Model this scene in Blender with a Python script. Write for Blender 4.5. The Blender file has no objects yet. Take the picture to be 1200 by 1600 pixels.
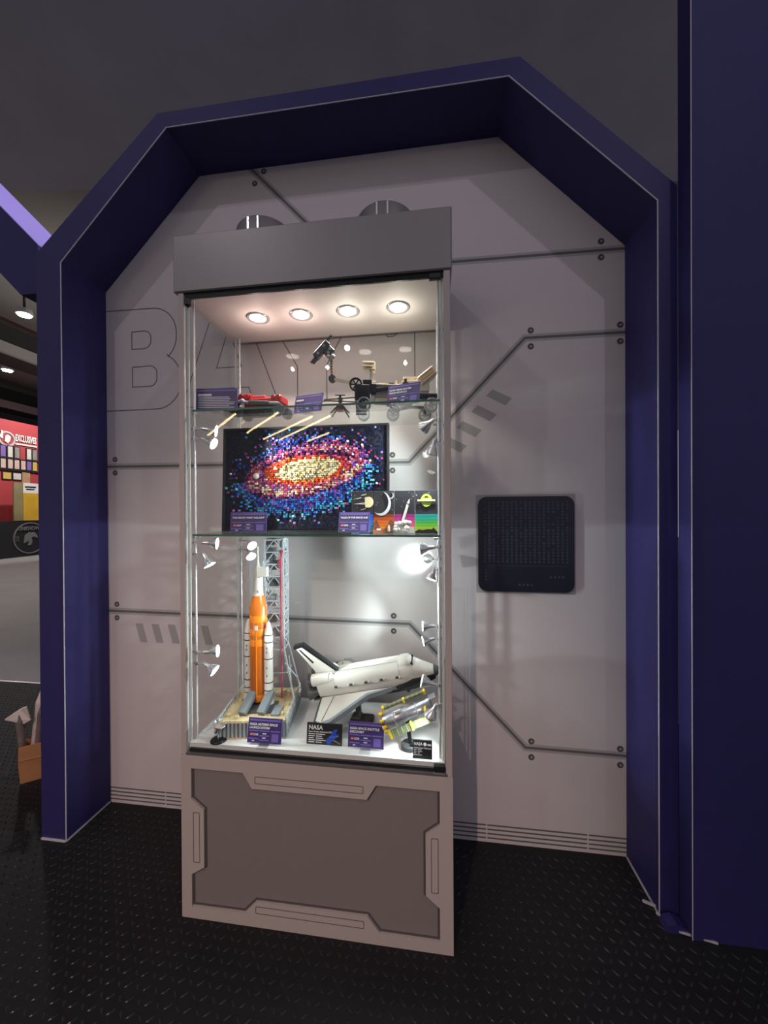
import bpy, math, random
from mathutils import Matrix, Vector
from mathutils.geometry import tessellate_polygon

random.seed(7)
S = bpy.context.scene
COL = S.collection
PI = math.pi

# ------------------------------------------------------------------ camera
cd = bpy.data.cameras.new('camera')
cam = bpy.data.objects.new('camera', cd)
COL.objects.link(cam)
S.camera = cam
cd.sensor_fit = 'VERTICAL'
cd.sensor_height = 36.0
cd.lens = 36.0 * 582.8 / 1600.0
cd.clip_start = 0.05
cd.clip_end = 200
_yaw, _pit, _rol = 0.1300, -0.0045, -0.0058
_R = Vector((math.cos(_yaw), math.sin(_yaw), 0))
_F = Vector((-math.sin(_yaw), math.cos(_yaw), 0))
_U = Vector((0, 0, 1))
_F2 = _F * math.cos(_pit) + _U * math.sin(_pit)
_U2 = _U * math.cos(_pit) - _F * math.sin(_pit)
_R3 = _R * math.cos(_rol) + _U2 * math.sin(_rol)
_U3 = _U2 * math.cos(_rol) - _R * math.sin(_rol)
_m = Matrix((_R3, _U3, -_F2)).transposed().to_4x4()
_m.translation = (0, 0, 1.40)
cam.matrix_world = _m

# ------------------------------------------------------------------ world, light, exposure
W = bpy.data.worlds.new('world')
S.world = W
W.use_nodes = True
W.node_tree.nodes['Background'].inputs[0].default_value = (0.80, 0.76, 0.88, 1)
W.node_tree.nodes['Background'].inputs[1].default_value = 0.34
S.view_settings.view_transform = 'Standard'
S.view_settings.look = 'None'
S.view_settings.exposure = 0.0
S.view_settings.gamma = 1.0
S.view_settings.use_curve_mapping = False
S.cycles.use_denoising = True
S.cycles.transparent_max_bounces = 40
S.cycles.max_bounces = 8
S.cycles.diffuse_bounces = 4
S.cycles.glossy_bounces = 4
S.cycles.caustics_reflective = False
S.cycles.caustics_refractive = False
S.cycles.sample_clamp_indirect = 4.0

def spot(name, loc, target, power, angle, color, blend=0.4, radius=0.02):
    l = bpy.data.lights.new(name, 'SPOT')
    l.energy = power
    l.spot_size = math.radians(angle)
    l.spot_blend = blend
    l.color = color
    l.shadow_soft_size = radius
    o = bpy.data.objects.new(name, l)
    COL.objects.link(o)
    o.location = loc
    o.rotation_euler = (Vector(target) - Vector(loc)).to_track_quat('-Z', 'Y').to_euler()
    return o

# overhead stage spots hung in front of the portal, out of view above the camera
spot('stage_spot', (-2.0, -1.0, 4.5), (-0.5, 1.6, 1.5), 31, 75, (0.92, 0.86, 1.0), 0.5, 0.03)
spot('stage_spot', (1.5, -0.8, 4.5), (-0.2, 1.6, 1.6), 31, 75, (0.95, 0.90, 1.0), 0.5, 0.03)
# warm hall lamp further back on the left behind the camera
spot('hall_spot_or_fill', (-1.6, -4.6, 4.5), (-0.8, 1.3, -0.1), 560, 32, (1.0, 0.72, 0.58), 0.9, 0.05)
# lamp of the neighbouring bay
spot('stage_spot', (-0.5, 1.66, 4.7), (-1.9, 1.56, 2.75), 230, 40, (0.92, 0.86, 1.0), 0.6, 0.05)

# ------------------------------------------------------------------ materials
MATS = {}
def mat(name, col, rough=0.5, metal=0.0, noise=0.0, nscale=40.0, bump=0.0, bscale=200.0, spec=0.5, stretch=None, emit=None):
    if name in MATS:
        return MATS[name]
    m = bpy.data.materials.new(name)
    m.use_nodes = True
    nt = m.node_tree
    b = nt.nodes['Principled BSDF']
    b.inputs['Roughness'].default_value = rough
    b.inputs['Metallic'].default_value = metal
    b.inputs['Specular IOR Level'].default_value = spec
    c = (col[0], col[1], col[2], 1)
    tc = nt.nodes.new('ShaderNodeTexCoord')
    vec = tc.outputs['Object']
    if stretch:
        mp = nt.nodes.new('ShaderNodeMapping')
        mp.inputs['Scale'].default_value = stretch
        nt.links.new(vec, mp.inputs['Vector'])
        vec = mp.outputs['Vector']
    n = nt.nodes.new('ShaderNodeTexNoise')
    n.inputs['Scale'].default_value = nscale
    n.inputs['Detail'].default_value = 3
    nt.links.new(vec, n.inputs['Vector'])
    mx = nt.nodes.new('ShaderNodeMix')
    mx.data_type = 'RGBA'
    k = 1.0 - noise
    k2 = 1.0 + noise
    mx.inputs[6].default_value = (c[0] * k, c[1] * k, c[2] * k, 1)
    mx.inputs[7].default_value = (min(1, c[0] * k2), min(1, c[1] * k2), min(1, c[2] * k2), 1)
    nt.links.new(n.outputs['Fac'], mx.inputs[0])
    nt.links.new(mx.outputs[2], b.inputs['Base Color'])
    if bump > 0:
        n2 = nt.nodes.new('ShaderNodeTexNoise')
        n2.inputs['Scale'].default_value = bscale
        nt.links.new(vec, n2.inputs['Vector'])
        bp = nt.nodes.new('ShaderNodeBump')
        bp.inputs['Strength'].default_value = bump
        bp.inputs['Distance'].default_value = 0.01
        nt.links.new(n2.outputs['Fac'], bp.inputs['Height'])
        nt.links.new(bp.outputs['Normal'], b.inputs['Normal'])
    if emit:
        b.inputs['Emission Color'].default_value = (emit[0], emit[1], emit[2], 1)
        b.inputs['Emission Strength'].default_value = emit[3]
    MATS[name] = m
    return m

def glass(name, tint, f0=0.022, rough=0.0):
    m = bpy.data.materials.new(name)
    m.use_nodes = True
    nt = m.node_tree
    nt.nodes.clear()
    out = nt.nodes.new('ShaderNodeOutputMaterial')
    tr = nt.nodes.new('ShaderNodeBsdfTransparent')
    tr.inputs[0].default_value = (*tint, 1)
    gl = nt.nodes.new('ShaderNodeBsdfGlossy')
    gl.inputs['Roughness'].default_value = rough
    lw = nt.nodes.new('ShaderNodeLayerWeight')
    lw.inputs['Blend'].default_value = 0.5
    pw = nt.nodes.new('ShaderNodeMath'); pw.operation = 'POWER'; pw.inputs[1].default_value = 5
    ml = nt.nodes.new('ShaderNodeMath'); ml.operation = 'MULTIPLY_ADD'
    ml.inputs[1].default_value = 1 - f0; ml.inputs[2].default_value = f0
    nt.links.new(lw.outputs['Facing'], pw.inputs[0])
    nt.links.new(pw.outputs[0], ml.inputs[0])
    mx = nt.nodes.new('ShaderNodeMixShader')
    nt.links.new(ml.outputs[0], mx.inputs[0])
    nt.links.new(tr.outputs[0], mx.inputs[1])
    nt.links.new(gl.outputs[0], mx.inputs[2])
    nt.links.new(mx.outputs[0], out.inputs[0])
    MATS[name] = m
    return m

M_WALL = mat('printed_panel_fabric', (0.62, 0.565, 0.575), 0.75, noise=0.03, nscale=6, bump=0.03, bscale=900)
M_SEAM = mat('printed_seam', (0.13, 0.125, 0.13), 0.8)
M_SEAMSOFT = mat('printed_seam_soft', (0.40, 0.38, 0.385), 0.8)
M_INK = mat('printed_outline', (0.12, 0.11, 0.115), 0.8)
M_HATCH = mat('printed_hatch', (0.36, 0.345, 0.34), 0.8, noise=0.05, nscale=200)
M_BOLT = mat('printed_bolt', (0.09, 0.085, 0.09), 0.7)
M_BOLT2 = mat('printed_bolt_centre', (0.36, 0.34, 0.34), 0.7)
M_PURPLE = mat('purple_fabric', (0.023, 0.0175, 0.118), 0.62, noise=0.12, nscale=14, bump=0.5, bscale=9, stretch=(1, 1, 0.35))
M_PURPLE2 = mat('purple_fabric_smooth', (0.023, 0.0175, 0.118), 0.7, noise=0.10, nscale=20, bump=0.05, bscale=12)
M_PIPING = mat('pale_piping', (0.55, 0.52, 0.58), 0.6)
M_FLOOR = mat('black_rubber', (0.013, 0.013, 0.015), 0.62, noise=0.25, nscale=30, bump=0.05, bscale=400, spec=0.25)
M_TREAD = mat('black_rubber_tread', (0.018, 0.018, 0.020), 0.30, noise=0.1, spec=0.42)
M_CONCRETE = mat('concrete', (0.30, 0.285, 0.28), 0.7, noise=0.15, nscale=2.5)
M_CEIL = mat('dark_ceiling', (0.56, 0.56, 0.62), 0.9, noise=0.15, nscale=2)
M_HALLCEIL = mat('hall_ceiling', (0.34, 0.32, 0.30), 0.9, noise=0.08, nscale=1)
M_BEAM = mat('hall_beam_dark', (0.04, 0.04, 0.04), 0.9)
M_BEAMW = mat('hall_beam_edge', (0.45, 0.43, 0.42), 0.8)
M_LAM = mat('mauve_laminate', (0.50, 0.43, 0.41), 0.55, noise=0.04, nscale=60)
M_STEEL = mat('brushed_header', (0.30, 0.28, 0.275), 0.42, metal=0.35, noise=0.06, nscale=18, stretch=(40, 1, 0.4))
M_PANEL = mat('grey_panel_print', (0.235, 0.205, 0.197), 0.6, noise=0.05, nscale=30)
M_GROOVE = mat('groove', (0.12, 0.095, 0.085), 0.7)
M_PANELEDGE = mat('panel_edge', (0.09, 0.075, 0.072), 0.7)
M_WHITE = mat('white_board', (0.82, 0.82, 0.81), 0.45, noise=0.03, nscale=8)
M_CEILW = mat('case_ceiling_board', (0.80, 0.76, 0.73), 0.6, noise=0.05, nscale=5)
M_SEAL = mat('black_seal', (0.015, 0.016, 0.018), 0.4)
M_CHROME = mat('chrome', (0.80, 0.80, 0.82), 0.22, metal=0.75)
M_ROD = mat('satin_rod', (0.80, 0.80, 0.82), 0.25, metal=0.35)
M_ALU = mat('aluminium', (0.62, 0.61, 0.62), 0.32, metal=0.9)
M_GLASS = glass('clear_glass', (0.975, 0.985, 0.98))
M_SHELF = glass('shelf_glass', (0.95, 0.975, 0.965), 0.03)
M_GEDGE = mat('glass_edge_pale', (0.72, 0.78, 0.76), 0.2, noise=0.05)
M_SEDGE = mat('glass_edge_green', (0.035, 0.16, 0.10), 0.15, noise=0.35, nscale=12)
M_ACRYL = glass('clear_acrylic', (0.93, 0.93, 0.95), 0.05)
M_BULB = mat('spot_lens_lit', (1, 1, 1), 0.3, emit=(1.0, 0.99, 0.96, 9))
M_BULBW = mat('downlight_lens_lit', (1, 1, 1), 0.3, emit=(1.0, 0.93, 0.84, 9))
M_SIGN = mat('sign_purple', (0.055, 0.035, 0.17), 0.45, noise=0.04)
M_SIGNL = mat('sign_purple_light', (0.20, 0.14, 0.50), 0.45)
M_SIGNW = mat('sign_white_print', (0.85, 0.85, 0.88), 0.5)
M_RED = mat('logo_red', (0.75, 0.03, 0.03), 0.4)
M_BLACKP = mat('black_plaque', (0.018, 0.018, 0.02), 0.35)
M_BLUEP = mat('blue_print', (0.02, 0.09, 0.62), 0.4)
M_BWHITE = mat('brick_white', (0.66, 0.635, 0.58), 0.28, noise=0.03)
M_BLGREY = mat('brick_light_grey', (0.42, 0.45, 0.48), 0.35, noise=0.05)
M_BGREY = mat('brick_grey', (0.24, 0.27, 0.30), 0.35, noise=0.05)
M_BDGREY = mat('brick_dark_grey', (0.075, 0.08, 0.085), 0.35, noise=0.08)
M_BBLACK = mat('brick_black', (0.012, 0.012, 0.014), 0.4, spec=0.3)
M_BTAN = mat('brick_tan', (0.62, 0.50, 0.28), 0.4, noise=0.18, nscale=60)
M_CREAM = mat('brick_cream', (0.80, 0.68, 0.50), 0.38, noise=0.06)
M_ORANGE = mat('brick_orange', (0.66, 0.165, 0.018), 0.28, noise=0.10, nscale=30)
M_ORANGE2 = mat('brick_orange_bright', (0.95, 0.27, 0.02), 0.3)
M_BRED = mat('brick_red', (0.62, 0.03, 0.035), 0.3)
M_CRIM = mat('crimson_pipe', (0.45, 0.05, 0.10), 0.4)
M_YELLOW = mat('brick_yellow', (0.90, 0.62, 0.03), 0.3)
M_YGREEN = mat('brick_lime', (0.55, 0.72, 0.08), 0.3)
M_SILVER = mat('brick_silver', (0.42, 0.42, 0.46), 0.32, metal=0.6)
M_SOLAR = mat('solar_olive', (0.17, 0.19, 0.09), 0.35, noise=0.12, nscale=120)
M_BROWN = mat('brick_brown', (0.24, 0.075, 0.035), 0.4)
M_KRAFT = mat('kraft_paper', (0.50, 0.22, 0.09), 0.8, noise=0.15, nscale=30, bump=0.1, bscale=60)
M_PAPER = mat('paper', (0.74, 0.62, 0.55), 0.8, noise=0.25, nscale=18)
M_PAPERD = mat('printed_paper', (0.20, 0.15, 0.14), 0.7, noise=0.6, nscale=25)
M_HALLRED = mat('booth_red', (0.42, 0.05, 0.06), 0.7, noise=0.15, nscale=0.8)
M_BOOTHBLK = mat('booth_black', (0.012, 0.012, 0.014), 0.6)
M_PURPLE_LIT = mat('purple_fabric_lit', (0.30, 0.24, 0.62), 0.6, noise=0.05)  # paler purple, strong overhead light put into the colour
M_SCREEN = mat('dark_console', (0.012, 0.013, 0.026), 0.35, noise=0.2, nscale=6)
M_GLYPH = mat('console_glyph', (0.05, 0.055, 0.10), 0.5)
M_TUBE = mat('tube_lamp', (1, 1, 1), 0.4, emit=(1.0, 0.80, 0.40, 26))
M_HLAMP = mat('hall_lamp_lens', (1, 1, 1), 0.4, emit=(1.0, 0.97, 0.92, 40))

# ------------------------------------------------------------------ mesh builder
class MB:
    def __init__(s):
        s.v = []; s.f = []; s.mi = []; s.M = Matrix.Identity(4); s.sm = []; s.cur = 0
    def add(s, vs, fs, smooth=False):
        o = len(s.v)
        for p in vs:
            s.v.append(tuple(s.M @ Vector(p)))
        for f in fs:
            s.f.append([i + o for i in f]); s.mi.append(s.cur); s.sm.append(smooth)
        return s
    def box(s, c, d, b=0.0):
        x, y, z = c; a, e, h = d[0] / 2, d[1] / 2, d[2] / 2
        if b <= 0:
            vs = [(x + i * a, y + j * e, z + k * h) for i in (-1, 1) for j in (-1, 1) for k in (-1, 1)]
            return s.add(vs, [(0, 1, 3, 2), (4, 6, 7, 5), (0, 4, 5, 1), (2, 3, 7, 6), (0, 2, 6, 4), (1, 5, 7, 3)])
        b = min(b, a * .9, e * .9, h * .9)
        vs = []
        for (aa, ee, hh) in ((a, e - b, h - b), (a - b, e, h - b), (a - b, e - b, h)):
            vs += [(x + i * aa, y + j * ee, z + k * hh) for i in (-1, 1) for j in (-1, 1) for k in (-1, 1)]
        X = lambda i, j, k: i * 4 + j * 2 + k
        fs = []
        for i in (0, 1): fs.append([X(i, 0, 0), X(i, 1, 0), X(i, 1, 1), X(i, 0, 1)])
        for j in (0, 1): fs.append([8 + X(0, j, 0), 8 + X(1, j, 0), 8 + X(1, j, 1), 8 + X(0, j, 1)])
        for k in (0, 1): fs.append([16 + X(0, 0, k), 16 + X(1, 0, k), 16 + X(1, 1, k), 16 + X(0, 1, k)])
        for i in (0, 1):
            for j in (0, 1): fs.append([X(i, j, 0), X(i, j, 1), 8 + X(i, j, 1), 8 + X(i, j, 0)])
            for k in (0, 1): fs.append([X(i, 0, k), X(i, 1, k), 16 + X(i, 1, k), 16 + X(i, 0, k)])
        for j in (0, 1):
            for k in (0, 1): fs.append([8 + X(0, j, k), 8 + X(1, j, k), 16 + X(1, j, k), 16 + X(0, j, k)])
        for i in (0, 1):
            for j in (0, 1):
                for k in (0, 1): fs.append([X(i, j, k), 8 + X(i, j, k), 16 + X(i, j, k)])
        return s.add(vs, fs)
    def bb(s, x0, x1, y0, y1, z0, z1, b=0.0):
        return s.box(((x0 + x1) / 2, (y0 + y1) / 2, (z0 + z1) / 2), (x1 - x0, y1 - y0, z1 - z0), b)
    def cyl(s, p0, p1, r0, r1=None, n=12, caps=True, smooth=True):
        r1 = r0 if r1 is None else r1
        p0 = Vector(p0); p1 = Vector(p1); d = (p1 - p0).normalized()
        a = d.orthogonal().normalized(); b = d.cross(a)
        vs = []
        for p, r in ((p0, r0), (p1, r1)):
            for i in range(n):
                t = 2 * PI * i / n
                vs.append(tuple(p + a * (r * math.cos(t)) + b * (r * math.sin(t))))
        s.add(vs, [(i, (i + 1) % n, n + (i + 1) % n, n + i) for i in range(n)], smooth)
        if caps:
            s.add(vs[:n], [list(range(n))[::-1]])
            s.add(vs[n:], [list(range(n))])
        return s
    def tube(s, pts, r, n=8):
        for a, b in zip(pts[:-1], pts[1:]):
            s.cyl(a, b, r, n=n)
        return s
    def bar(s, p0, p1, w, h=None):
        """square-section bar between two points"""
        h = h or w
        p0 = Vector(p0); p1 = Vector(p1); d = (p1 - p0).normalized()
        up = Vector((0, 0, 1)) if abs(d.z) < 0.95 else Vector((0, 1, 0))
        a = d.cross(up).normalized() * (w / 2); b = d.cross(a).normalized() * (h / 2)
        vs = [tuple(p + i * a + j * b) for p in (p0, p1) for i, j in ((-1, -1), (1, -1), (1, 1), (-1, 1))]
        return s.add(vs, [(0, 3, 2, 1), (4, 5, 6, 7), (0, 1, 5, 4), (1, 2, 6, 5), (2, 3, 7, 6), (3, 0, 4, 7)])
    def lathe(s, prof, n=20, c=(0, 0, 0), axis='Z', smooth=True, caps=True):
        vs = []
        for r, h in prof:
            for i in range(n):
                t = 2 * PI * i / n
                x, y = r * math.cos(t), r * math.sin(t)
                p = {'Z': (x, y, h), 'Y': (x, h, y), 'X': (h, x, y)}[axis]
                vs.append((p[0] + c[0], p[1] + c[1], p[2] + c[2]))
        fs = []
        for k in range(len(prof) - 1):
            for i in range(n):
                fs.append((k * n + i, k * n + (i + 1) % n, (k + 1) * n + (i + 1) % n, (k + 1) * n + i))
        s.add(vs, fs, smooth)
        if caps and prof[0][0] > 1e-6: s.add(vs[:n], [list(range(n))[::-1]])
        if caps and prof[-1][0] > 1e-6: s.add(vs[-n:], [list(range(n))])
        return s
    def prism(s, poly, y0, y1, holes=(), axis='Y'):
        """poly of (a,b) extruded along an axis; Y: (x,z), Z: (x,y), X: (y,z)"""
        def P(p, t):
            return {'Y': (p[0], t, p[1]), 'Z': (p[0], p[1], t), 'X': (t, p[0], p[1])}[axis]
        loops = [list(poly)] + [list(h) for h in holes]
        flat = [p for l in loops for p in l]
        tri = tessellate_polygon([[Vector((p[0], p[1], 0)) for p in l] for l in loops])
        n = len(flat)
        vs = [P(p, y0) for p in flat] + [P(p, y1) for p in flat]
        fs = [tuple(t) for t in tri] + [tuple(i + n for i in t[::-1]) for t in tri]
        o = 0
        for l in loops:
            k = len(l)
            for i in range(k):
                a, b = o + i, o + (i + 1) % k
                fs.append((a, b, n + b, n + a))
            o += k
        return s.add(vs, fs)
    def sphere(s, c, r, n=12, m=8, sc=(1, 1, 1)):
        prof = [(r * math.sin(PI * k / m), -r * math.cos(PI * k / m)) for k in range(m + 1)]
        M0 = s.M
        s.M = M0 @ Matrix.Translation(c) @ Matrix.Diagonal((sc[0], sc[1], sc[2], 1))
        s.lathe([(max(1e-7, a), b) for a, b in prof], n)
        s.M = M0
        return s
    def polyline(s, pts, w, y0, y1, closed=False):
        """flat ribbon of width w in the XZ plane between y0 and y1"""
        P = [Vector((p[0], p[1])) for p in pts]
        P = [p for i, p in enumerate(P) if i == 0 or (p - P[i - 1]).length > 1e-6]
        if (P[0] - P[-1]).length < 1e-6: P.pop(); closed = True
        k = len(P); A = []; B = []
        for i in range(k):
            d1 = (P[i] - P[i - 1]).normalized() if (i > 0 or closed) else (P[1] - P[0]).normalized()
            d2 = (P[(i + 1) % k] - P[i]).normalized() if (i < k - 1 or closed) else d1
            n1 = Vector((-d1.y, d1.x)); n2 = Vector((-d2.y, d2.x)); m = n1 + n2
            m = m.normalized() if m.length > 1e-6 else n1
            m = m * (w / 2 / max(.35, m.dot(n1)))
            A.append(P[i] + m); B.append(P[i] - m)
        for i in range(k if closed else k - 1):
            j = (i + 1) % k
            s.prism([tuple(B[i]), tuple(B[j]), tuple(A[j]), tuple(A[i])], y0, y1)
        return s
    def build(s, name, m, parent=None, loc=None):
        me = bpy.data.meshes.new(name)
        me.from_pydata(s.v, [], s.f)
        ms = m if isinstance(m, (list, tuple)) else [m]
        for x in ms: me.materials.append(x)
        me.polygons.foreach_set('material_index', s.mi)
        me.polygons.foreach_set('use_smooth', s.sm)
        me.update()
        o = bpy.data.objects.new(name, me)
        COL.objects.link(o)
        if parent: o.parent = parent
        if loc: o.location = loc
        return o

def fixn(o):
    import bmesh
    bm = bmesh.new(); bm.from_mesh(o.data)
    bmesh.ops.recalc_face_normals(bm, faces=bm.faces)
    bm.to_mesh(o.data); bm.free()
    return o

def thing(name, label, cat, loc=(0, 0, 0), rot=(0, 0, 0), group=None):
    o = bpy.data.objects.new(name, None)
    o.empty_display_size = 0.05
    COL.objects.link(o)
    o.location = loc; o.rotation_euler = rot
    o['label'] = label; o['category'] = cat
    if group: o['group'] = group
    return o
def tag(o, label=None, cat=None, group=None, kind=None):
    if label: o['label'] = label
    if cat: o['category'] = cat
    if group: o['group'] = group
    if kind: o['kind'] = kind
    return o
def struct(o, label=None):
    o['kind'] = 'structure'
    if label: o['label'] = label
    return o
def copy_tree(o, parent=None):
    c = o.copy(); COL.objects.link(c)
    c.parent = parent
    for ch in list(o.children):
        copy_tree(ch, c)
    return c

TXT = {}
def text(s_, size, m, parent, x, z, y=0.0, name='lettering', bold=0.0, shear=0.0, align='LEFT', width=None, depth=0.0004):
    """lettering lying in the XZ plane, facing -Y, baseline at z"""
    key = (s_, size, bold, shear, align)
    if key not in TXT:
        cu = bpy.data.curves.new('t', 'FONT')
        cu.body = s_; cu.size = size; cu.offset = bold * size; cu.shear = shear
        cu.align_x = align; cu.extrude = depth / 2; cu.resolution_u = 2
        ob = bpy.data.objects.new('t', cu)
        COL.objects.link(ob)
        bpy.context.view_layer.update()
        me = bpy.data.meshes.new_from_object(ob.evaluated_get(bpy.context.evaluated_depsgraph_get()))
        bpy.data.objects.remove(ob); bpy.data.curves.remove(cu)
        TXT[key] = me
    me = TXT[key].copy()
    me.name = name
    me.materials.clear(); me.materials.append(m)
    o = bpy.data.objects.new(name, me)
    COL.objects.link(o)
    o.parent = parent
    o.rotation_euler = (PI / 2, 0, 0)
    k = 1.0
    if width:
        xs = [v.co.x for v in me.vertices]
        k = width / (max(xs) - min(xs))
    o.scale = (k, 1, 1)
    o.location = (x, y - depth / 2, z)
    return o

# ================================================================== THE SETTING
YW = 1.608   # face of the printed wall
CXA = -0.392  # centre line of the portal
HALF = 1.158; TOPH = 0.669; ZK = 2.452; ZT = 2.95
inner = [(CXA - HALF, 0), (CXA - HALF, ZK), (CXA - TOPH, ZT), (CXA + TOPH, ZT), (CXA + HALF, ZK), (CXA + HALF, 0)]

fl = struct(MB().bb(-9, 4.5, -7, 2.645, -0.06, 0.0).build('floor', M_FLOOR), 'black rubber tread plate floor')
fl2 = struct(MB().bb(-30, 12, 2.66, 24, -0.06, -0.001).build('floor', M_CONCRETE), 'grey concrete hall floor beyond the tread plate')
struct(MB().bb(-9, 4.5, 2.645, 2.66, -0.06, 0.004).build('trim_1', M_ALU), 'thin metal edge strip between black and grey floor')

# raised tread bars: lozenges, alternately turned
def lozenge():
    L, w, h = 0.0125, 0.0036, 0.0022
    vs = [(-L, 0, 0), (-L * .35, -w, 0), (L * .35, -w, 0), (L, 0, 0), (L * .35, w, 0), (-L * .35, w, 0), (-L * .5, 0, h), (L * .5, 0, h)]
    fs = [(0, 1, 6), (1, 2, 7, 6), (2, 3, 7), (3, 4, 7), (4, 5, 6, 7), (5, 0, 6)]
    return vs, fs
LV, LF = lozenge()
pit = 0.03
spots = []
for i in range(-135, 46):
    for j in range(12, 88):
        x, y = i * pit, j * pit
        if y > 1.58 and x > -1.72: continue
        if -0.87 < x < 0.065 and 1.18 < y: continue
        if y > 1.36 and -1.68 < x < -1.53: continue
        if y > 1.30 and x > 0.75: continue
        spots.append((x, y, (i + j) % 2))
def seen(x, y):
    d = Vector((x, y, 0.0)) - Vector((0, 0, 1.4))
    zc = d.dot(_F2)
    if zc < 0.2: return None
    u = 600 + 582.8 * d.dot(_R3) / zc; v = 800 - 582.8 * d.dot(_U3) / zc
    return (v if (0 <= u <= 1200 and v <= 1600) else None)
ranked = sorted([(-(seen(x, y) or 0), x, y, k) for x, y, k in spots])
near = set((x, y) for _, x, y, k in ranked[:300])
lm = bpy.data.meshes.new('tread_bar'); lm.from_pydata(LV, [], LF); lm.materials.append(M_TREAD); lm.update()
rest = MB()
for x, y, k in spots:
    a = PI / 4 if k else -PI / 4
    if (x, y) in near:
        o = bpy.data.objects.new('tread_bar', lm); COL.objects.link(o)
        o.parent = fl; o.location = (x, y, 0); o.rotation_euler = (0, 0, a)
    else:
        rest.M = Matrix.Translation((x, y, 0)) @ Matrix.Rotation(a, 4, 'Z')
        rest.add(LV, LF)
tag(rest.build('tread_bars', M_TREAD, fl), kind='stuff')

# ceiling, hall
ce = MB()
ce.prism([(-9.0, 3.10), (6.0, 4.90), (6.0, -1.2), (-9.0, -1.2)], 5.0, 5.06, axis='Z')
struct(fixn(ce.build('ceiling', M_CEIL)), 'dark ceiling above the portal')
struct(MB().bb(-30, 14, 2.5, 24, 5.9, 6.0).build('ceiling', M_HALLCEIL), 'grey hall ceiling beyond')
struct(MB().bb(-30, -29.8, -7, 24, 0, 6).build('wall_left', M_BEAM))
struct(MB().bb(-30, 14, 23.8, 24, 0, 6).build('wall_far', M_BEAM))
for k, xx in enumerate((-9.3, -14.1)):
    t = struct(MB().bb(xx - 0.8, xx, 2.7, 23.7, 4.9, 5.55).build('trim_%d' % (k + 2), M_BEAM), 'dark ceiling beam with a pale lower edge in the hall')
    MB().bb(xx, xx + 0.10, 2.7, 23.7, 4.88, 5.12).build('beam_edge', M_BEAMW, t)

# printed wall with its seams, bolts, hatching, lettering
wl = [(CXA - HALF - .05, 0), (CXA - HALF - .05, ZK + .02), (CXA - TOPH - .02, ZT + .04), (CXA + TOPH + .02, ZT + .04), (CXA + HALF + .05, ZK + .02), (CXA + HALF + .05, 0)]
wall = struct(fixn(MB().prism(wl, YW, YW + 0.03).build('wall_back', M_WALL)), 'pale grey printed panel wall inside the purple portal')
YP = YW - 0.0006
def seam(pts):
    o = MB().polyline(pts, 0.030, YP + .0003, YW).build('seam_shading', M_SEAMSOFT, wall)
    MB().polyline(pts, 0.010, YP - .0002, YW).build('seam_line', M_SEAM, wall)
XL_, XR_ = CXA - HALF, CXA + HALF
seam([(XL_, 1.617), (-0.100, 1.607), (0.381, 2.109), (XR_, 2.107)])
seam([(XL_, 0.925), (-0.102, 0.909), (0.377, 0.411), (XR_, 0.407)])
seam([(-0.816, 2.959), (-0.335, 2.455), (XR_, 2.441)])
bolts = [(0.677, 2.478), (0.677, 2.414), (0.404, 2.139), (0.404, 2.073), (0.748, 2.138), (0.748, 2.072), (-0.749, 2.933), (-0.792, 2.884),
         (-1.509, 1.651), (-1.509, 1.587), (-1.506, 0.957), (-1.506, 0.892), (-0.171, 0.942), (-0.171, 0.876), (0.40, 0.439), (0.40, 0.373),
         (0.743, 0.434), (0.743, 0.369), (-0.172, 1.640), (-0.172, 1.573)]
for x, z in bolts:
    b = MB().lathe([(0.0125, 0), (0.0125, -0.0012), (0.010, -0.002), (0.0055, -0.002), (0.0055, -0.0012)], 16, (x, YW, z), 'Y').build('bolt', M_BOLT, wall)
    MB().lathe([(0.0052, 0), (0.0045, -0.0024)], 10, (x + .001, YW, z), 'Y').build('bolt_centre', M_BOLT2, b)
for k in range(4):   # slanted hatch marks on the right
    dx, dz = -0.0615 * k, -0.064 * k
    q = [(0.250 + dx, 1.904 + dz), (0.329 + dx, 1.862 + dz), (0.302 + dx, 1.834 + dz), (0.224 + dx, 1.877 + dz)]
    MB().prism(q, YP, YW).build('hatch_mark', M_HATCH, wall)
for k in range(5):   # and on the left
    dx = -1.408 + 0.0835 * k
    MB().prism([(dx, 0.868), (dx + .037, 0.868), (dx + .062, 0.780), (dx + .025, 0.780)], YP, YW).build('hatch_mark', M_HATCH, wall)
for k in range(4):   # vent stripes along the bottom
    z = 0.072 - 0.018 * k
    for a, b in ((XL_, -1.262), (-1.256, -0.42), (-0.414, 0.215), (0.221, 0.617), (0.623, XR_)):
        MB().bb(a, b, YP, YW, z - .0032, z + .0032).build('vent_stripe', M_SEAM, wall)
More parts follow.
